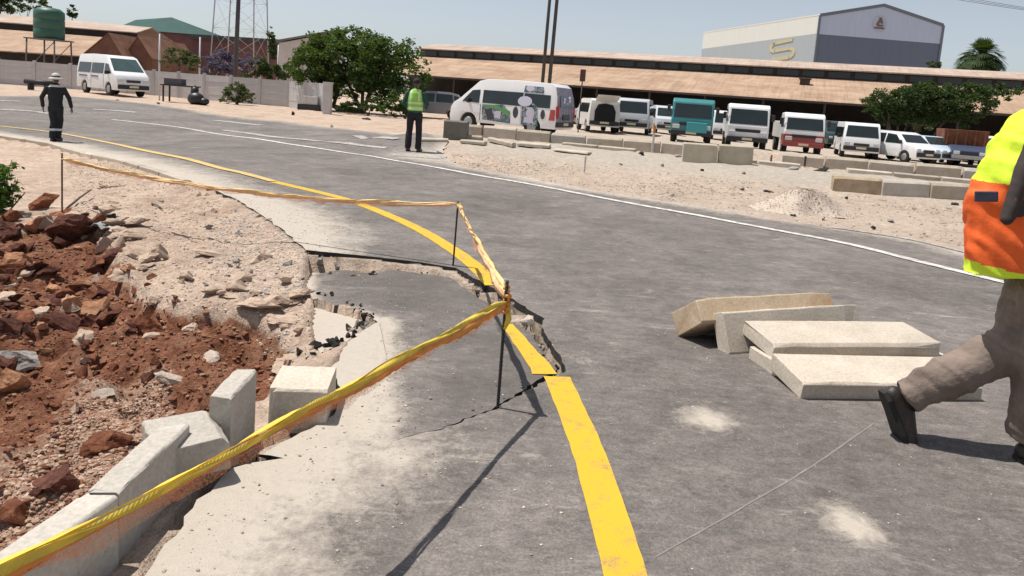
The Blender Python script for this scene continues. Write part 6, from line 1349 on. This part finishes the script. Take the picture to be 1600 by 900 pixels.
# clods of the red heap: countable, each its own object
redp = [tuple(p) for p in RED]; r = random.Random(11); cnt = 0; zone = [(-40, 330), (120, 325), (220, 430), (300, 470), (260, 560), (150, 600), (-40, 700)]
while cnt < 190:
    if cnt < 120: px, py = r.uniform(-30, 270), r.uniform(330, 600)
    else: px, py = r.uniform(-30, 420), r.uniform(450, 880)
    q = gp(px, py)
    if not inpoly(np.array([q.x]), np.array([q.y]), RED)[0]: continue
    w_ = r.choice([11, 14, 17, 20, 25, 31, 38])*(1 if cnt < 120 else .62)
    mt_ = r.choice([RROCK, RROCK, MROCK, OROCK, MROCK, SROCK]); lab = '%s %s clod lying loose in the %s half of the collapsed bank' % ('big' if w_ > 24 else 'middling' if w_ > 15 else 'small', {RROCK.name: 'red clay', MROCK.name: 'dark maroon clay', OROCK.name: 'orange clay', SROCK.name: 'buff'}[mt_.name], 'upper' if py < 520 else 'lower')  # extra maroon clods put the heap's brown shadows into the colour
    rock('clay_clod', lab, px, py, w_, w_*r.uniform(.5, .8), mt_, group='loose red clay clods', seed=cnt, small=True, cat='clod'); cnt += 1
r = random.Random(12); cnt = 0
while cnt < 70:
    px, py = r.uniform(150, 480), r.uniform(290, 560); q = gp(px, py)
    if inpoly(np.array([q.x]), np.array([q.y]), RED)[0] or inpoly(np.array([q.x]), np.array([q.y]), np.array(ROAD))[0] or inpoly(np.array([q.x]), np.array([q.y]), np.array(SLAB))[0]: continue
    if r.random() > .25+.75*(px > 300): continue
    w_ = r.choice([7, 8, 10, 12, 15]); mt_ = r.choice([SROCK, SROCK, SROCK, GROCK]); rock('sandy_clod', 'small %s on the %s part of the pale bank' % ('sandy clod' if mt_ is SROCK else 'grey stone', 'upper' if py < 400 else 'lower'), px, py, w_, w_*r.uniform(.4, .7), mt_, group='small clods on the sandy bank', seed=cnt, small=True, cat='clod'); cnt += 1
# crust broken off along the lip of the sandy bank
r = random.Random(21); lip = [(118, 330), (170, 350), (200, 390), (232, 430), (285, 442), (335, 452), (380, 462), (425, 470), (450, 500), (440, 540), (424, 575)]
for i in range(34):
    k = r.uniform(0, len(lip)-1.01); a = lip[int(k)]; b_ = lip[int(k)+1]; f = k-int(k); px, py = a[0]+(b_[0]-a[0])*f+r.uniform(-16, 26), a[1]+(b_[1]-a[1])*f+r.uniform(-26, 12); w_ = r.uniform(18, 46)
    rock('crust_chunk', 'slab of pale sandy crust broken off along the lip of the bank', px, py, w_, w_*r.uniform(.3, .55), SROCK, group='crust slabs along the lip of the bank', seed=400+i, cat='crust slab', dz=r.uniform(0, .03))
# stones of the far verge
VST = [(1003, 241, 15, 7), (1062, 244, 13, 7), (1239, 264, 18, 6), (1286, 267, 24, 6), (1101, 250, 9, 4), (1035, 259, 9, 6), (1096, 266, 7, 6), (1163, 271, 10, 5), (1160, 296, 20, 5), (1200, 299, 18, 5), (1051, 306, 8, 5), (971, 257, 8, 5), (1239, 337, 11, 5), (1287, 343, 11, 7), (1393, 346, 22, 6), (1365, 357, 11, 6), (1423, 367, 6, 4), (1508, 317, 9, 7), (1493, 320, 9, 6), (1508, 329, 8, 6), (1482, 326, 9, 5), (1323, 310, 9, 5), (1428, 326, 9, 4), (747, 259, 7, 4), (711, 254, 6, 4), (470, 167, 12, 5), (518, 197, 7, 5), (458, 178, 6, 8), (184, 158, 9, 4), (246, 162, 8, 4), (570, 186, 16, 4)]
for i, (px, py, w_, h_) in enumerate(VST): rock('stone', ('black stone' if i % 3 == 0 else 'grey stone')+(' lying loose on the sandy verge below the long kerb row' if px > 690 else ' on the sand strip beside the grey wall'), px, py, w_, h_, DROCK if i % 3 == 0 else GROCK, group='dark stones on the far verge', seed=i, small=True, cat='stone')
# ---- uncountable crumbs and pebbles
def pebbles(name, pts, sizes, mat_, kind='stuff', seed=0, flat=.6):
    r = np.random.default_rng(seed); V0, F0 = ico(1); V0 = V0[:]; n = len(pts); k = len(V0)
    S_ = np.array(sizes)[:, None, None]*r.uniform(.6, 1.3, (n, 1, 3))*np.array([1, 1, flat]); J = r.uniform(.7, 1.2, (n, k, 1)); a = r.uniform(0, 6.28, n); c, s = np.cos(a), np.sin(a)
    W = V0[None]*J*S_; X = W[..., 0]*c[:, None]-W[..., 1]*s[:, None]; Y_ = W[..., 0]*s[:, None]+W[..., 1]*c[:, None]; V = np.stack([X, Y_, W[..., 2]], -1)+np.array(pts)[:, None, :]
    F = (F0[None]+(np.arange(n)*k)[:, None, None]).reshape(-1, 3); o = npmesh(name, V.reshape(-1, 3), F, mat_, None, False, kind); return o
PEB = random_island('pink_buff_gravel', [(.27, .15, .10), (.36, .23, .165), (.42, .31, .235), (.20, .085, .05), (.47, .38, .30), (.30, .18, .12)], .95); PEBR = random_island('red_soil_crumbs', [(.08, .03, .018), (.175, .07, .04), (.27, .125, .07), (.12, .05, .032), (.34, .21, .135)], .95); PEBS = random_island('sandy_crumbs', [(.42, .33, .25), (.54, .45, .36), (.34, .26, .19), (.26, .22, .18), (.60, .53, .45)], .95); PEBG = random_island('grey_chippings', [(.22, .21, .20), (.36, .34, .32), (.48, .46, .43), (.55, .52, .48), (.30, .27, .24)], .9); PEBH = random_island('pale_heap_chippings', [(.44, .36, .295), (.49, .41, .34), (.53, .45, .38), (.46, .38, .32)], .95)
def scatter(poly_px, n, lo, hi, seed, cond=None, inround=False, onroad=False):
    r = np.random.default_rng(seed); G_ = np.array(PX(poly_px)); x0, y0 = G_.min(0); x1, y1 = G_.max(0); out = []; sz = []
    tries = 0
    while len(out) < n and tries < 60:
        tries += 1; x = r.uniform(x0, x1, n*2); y = r.uniform(y0, y1, n*2); ok = inpoly(x, y, G_)
        inr = inpoly(x, y, np.array(ROAD)) | inpoly(x, y, np.array(SLAB)) | inpoly(x, y, np.array(FRAG)); ok &= inr if onroad else ~inr
        if cond is not None: ok &= cond(x, y, r)
        for a, b in zip(x[ok], y[ok]):
            if len(out) >= n: break
            s = lo*(hi/lo)**(r.random()**2.2); z = float(road_z(a, b))+s*.25 if onroad else hz(a, b)+s*.2; out.append((a, b, z)); sz.append(s)
    return out, sz
inred = lambda x, y, r: inpoly(x, y, RED)
p, s_ = scatter([(120, 520), (270, 490), (270, 600), (220, 660), (120, 760), (0, 870), (-60, 700), (60, 610)], 9500, .0045, .016, 1, inred); pebbles('gravel', p, s_, PEB, seed=1)
p, s_ = scatter([(-60, 330), (240, 330), (450, 460), (440, 640), (140, 760), (0, 880), (-60, 880)], 9000, .004, .024, 2, inred); pebbles('soil_crumbs', p, s_, PEBR, seed=2)
p, s_ = scatter([(100, 240), (300, 285), (480, 390), (480, 560), (440, 620), (410, 470), (230, 430), (120, 330)], 7000, .004, .016, 3, lambda x, y, r: r.random(x.size) < .35+.65*(fbm(x, y, 1.2, 2, 70) > 0)); pebbles('sandy_crumbs', p, s_, PEBS, seed=3)
p, s_ = scatter([(430, 330), (478, 395), (480, 470), (440, 500), (330, 400), (330, 330)], 2500, .004, .014, 4); pebbles('chippings', p, s_, PEBG, seed=4)
p, s_ = scatter([(230, 895), (380, 728), (520, 655), (600, 560), (480, 400), (300, 290), (480, 330), (900, 420), (900, 895)], 2200, .0022, .008, 5, lambda x, y, r: r.random(x.size) < .25+.75*np.clip(dustf(x, y), 0, 1)**1.5, onroad=True); pebbles('road_grit', p, s_, PEBS, seed=5)
p, s_ = scatter([(900, 895), (900, 420), (1500, 440), (1600, 895)], 700, .002, .006, 6, None, onroad=True); pebbles('road_grit', p, s_, PEBG, seed=6)
p, s_ = scatter([(705, 240), (1000, 262), (1300, 300), (1520, 330), (1520, 385), (1200, 340), (900, 295), (720, 262)], 5000, .006, .026, 7, lambda x, y, r: r.random(x.size) < .2+.8*(fbm(x, y, .8, 2, 71) > .05)); pebbles('verge_gravel', p, s_, PEBS, seed=7)
# gravel heap on the verge
gc = gp(1272, 334); hp = thing('gravel_heap', 'pale grey gravel heap on the sandy verge across the road', 'gravel heap', (gc.x, gc.y+.45, gc.z)); V = []; F = []; nr, na = 16, 40
for i in range(nr+1):
    for k in range(na):
        q = i/nr; a = 2*math.pi*k/na; rr = q*(.95+.25*math.sin(a*2+.6)+.1*math.sin(a*5)); x = rr*math.cos(a)*.95; y = rr*math.sin(a)*.8; z = .38*(math.exp(-(q*1.75)**2)-.047)*(1+.15*math.sin(a*3)*q)+.05*float(fbm(x+3, y, 3, 3, 5))-.04*q; V.append((x, y, z))
for i in range(nr):
    for k in range(na): F.append((i*na+k, (i+1)*na+k, (i+1)*na+(k+1) % na, i*na+(k+1) % na))
HEAPM = simple('pale_grey_gravel', (.50, .42, .35), .95, .2, 5, .9, 30); npmesh('heap_core', V, F, HEAPM, hp, True)
r = np.random.default_rng(9); idxs = r.integers(0, len(V), 2600); pts = [(V[i][0]+r.normal()*.05, V[i][1]+r.normal()*.05, V[i][2]+.005) for i in idxs]; o = pebbles('heap_stones', pts, .006*(2.4**r.random(2600)), PEBH, seed=9); o.parent = hp
# stakes on the verge
SW = simple('white_painted_stake', (.62, .58, .54), .8); SO = simple('orange_stake_band', (.55, .19, .06), .8); SG = simple('green_stake_top', (.06, .18, .07), .8)
def stake(label, px, pyb, pyt, m1, m2, r_=.02):
    g_ = gp(px, pyb); h = (pyb-pyt)*g_.y/FPX; t = thing('survey_stake', label, 'stake', g_, 0, 'survey stakes on the verge'); m = MB(); m.box((0, 0, h*.35), (r_*2, r_*2, h*.75)); m.build('shaft', m1, t); m = MB(); m.box((0, 0, h*.86), (r_*2.3, r_*2.3, h*.28)); m.build('painted_top', m2, t)
stake('tall pale survey stake in front of the gap beside the teal truck', 1019, 238, 196, SW, SO, .026); stake('short survey stake with a green top below the white truck', 1115, 246, 230, SW, SG, .022); stake('short dark survey stake left of the kerb row end', 1257, 260, 244, FRAMEBR, FRAMEBR, .018); stake('reddish survey stake below the red fronted truck', 1204, 257, 242, RODR, SO, .018); stake('thin pale survey stake on the bank below the open van', 913, 269, 244, SW, SW, .016)
stake('pale survey stake beside the nose of the plain white minibus', 249, 157, 132, SW, SW, .028)
# roadside rubbish and sticks
def stick(label, a, b, r_, mat_, za=.02, zb=.03):
    A_ = gpt(*a); B_ = gpt(*b); A_.z += za; B_.z += zb; m = MB(); mid = A_.lerp(B_, .5)+Vector((0, 0, .01)); m.tube([A_, mid, B_], [r_, r_*.9, r_*.7], 7); o = m.build('stick', mat_); return tag(o, label, 'stick', 'broken sticks in the sand')
TIM = simple('weathered_stick', (.12, .085, .06), .9, .4, 12)
stick('brown broken stick leaning at the top of the red heap', (104, 330), (142, 309), .014, TIM, .03, .10); stick('thin dark stick beside the grey rubbish', (172, 360), (201, 347), .009, TIM, .03, .05); stick('short curved stick on the pale sand', (237, 320), (253, 330), .01, TIM); stick('half buried grey stick along the top of the sand', (152, 296), (196, 291), .016, TIM, .0, .0)
rb = gpt(152, 356); V = []; F = []; nu = 14
for i in range(nu):
    for k in range(nu):
        x = (i/(nu-1)-.5)*.46; y = (k/(nu-1)-.5)*.3; V.append((x, y, .05+.075*float(fbm(np.array([x*5.0+2]), np.array([y*5.0]), 1.6, 3, 21)[0])+.02*math.sin(i*1.7)*math.cos(k*1.3)))
F = [(i*nu+k, (i+1)*nu+k, (i+1)*nu+k+1, i*nu+k+1) for i in range(nu-1) for k in range(nu-1)]
ru = npmesh('plastic_sheet', V, F, simple('crumpled_grey_plastic', (.30, .31, .32), .35, .6, 7, c2=(.05, .055, .06)), None, True); ru.location = rb; sd = ru.modifiers.new('depth', 'SOLIDIFY'); sd.thickness = .006; tag(ru, 'crumpled grey and black plastic sheet on the sand above the red heap', 'rubbish')
rock('dark_lump', 'black lump of rubbish on top of the grey plastic sheet', 170, 342, 26, 12, DROCK, seed=3, cat='rubbish', small=True)
# stall and seated trader behind the minibus nose
sg = gp(282, 160); stl = thing('market_stall', 'small dark roadside stall between the minibus and the shrub', 'stall', sg); SWD = simple('dark_stall_wood', (.045, .035, .03), .9)
for sx in (-.75, .75):
    for sy in (-.35, .35): m = MB(); m.box((sx, sy, .42), (.07, .07, .84)); m.build('leg', SWD, stl)
m = MB(); m.box((0, 0, .87), (1.75, .9, .06)); m.build('table_top', SWD, stl)
m = MB(); m.box((-.3, 0, 1.06), (.9, .6, .32)); o = m.build('crate', simple('grey_plastic_crate', (.10, .10, .115), .7)); o.location = sg+Vector((0, 0, .003)); tag(o, 'dark grey crate standing on the roadside stall', 'crate')
bgp = gp(306, 163); m = MB(); m.ball((0, 0, .28), (.42, .35, .34), 14, 10); m.ball((.38, .02, .17), (.3, .26, .2), 12, 8); m.ball((-.1, .05, .62), (.2, .2, .28), 10, 8); m.tube([(-.1, .05, .8), (-.08, .05, .98)], [.08, .03], 8); sk = m.build('refuse_sack', simple('black_refuse_sack', (.016, .016, .018), .45, .4, 9, .6, 18)); sk.location = bgp; tag(sk, 'black refuse sacks heaped right of the roadside stall', 'sack')
tx = at(60, 133, 41); m = MB(); m.tube([(-.75, 0, .0), (.75, .12, -.03)], .14, 12); pl = m.build('pipe', simple('black_drain_pipe', (.02, .02, .022), .6)); pl.location = (tx.x, 41, float(base(tx.x, 41))+.45); tag(pl, 'black drain pipe propped by the wall left of the hat wearer', 'pipe')
m = MB(); 
for s_ in (-.45, .45): m.box((s_, 0, .16), (.12, .4, .32))
pr = m.build('pipe_cradle', SWD); pr.location = (tx.x, 41.05, float(base(tx.x, 41))-.005); tag(pr, 'low dark timber cradle under the drain pipe', 'cradle')
cb = gp(484, 172); cbo = thing('cable_drum_box', 'white box on a black base in front of the boundary wall', 'utility box', cb); m = MB(); m.box((0, 0, .16), (1.25, .6, .32)); m.build('base', BLK, cbo); m = MB(); m.box((.05, 0, .55), (.85, .5, .46)); m.build('cabinet', simple('white_cabinet', (.60, .58, .55), .6), cbo, bevel=.02)
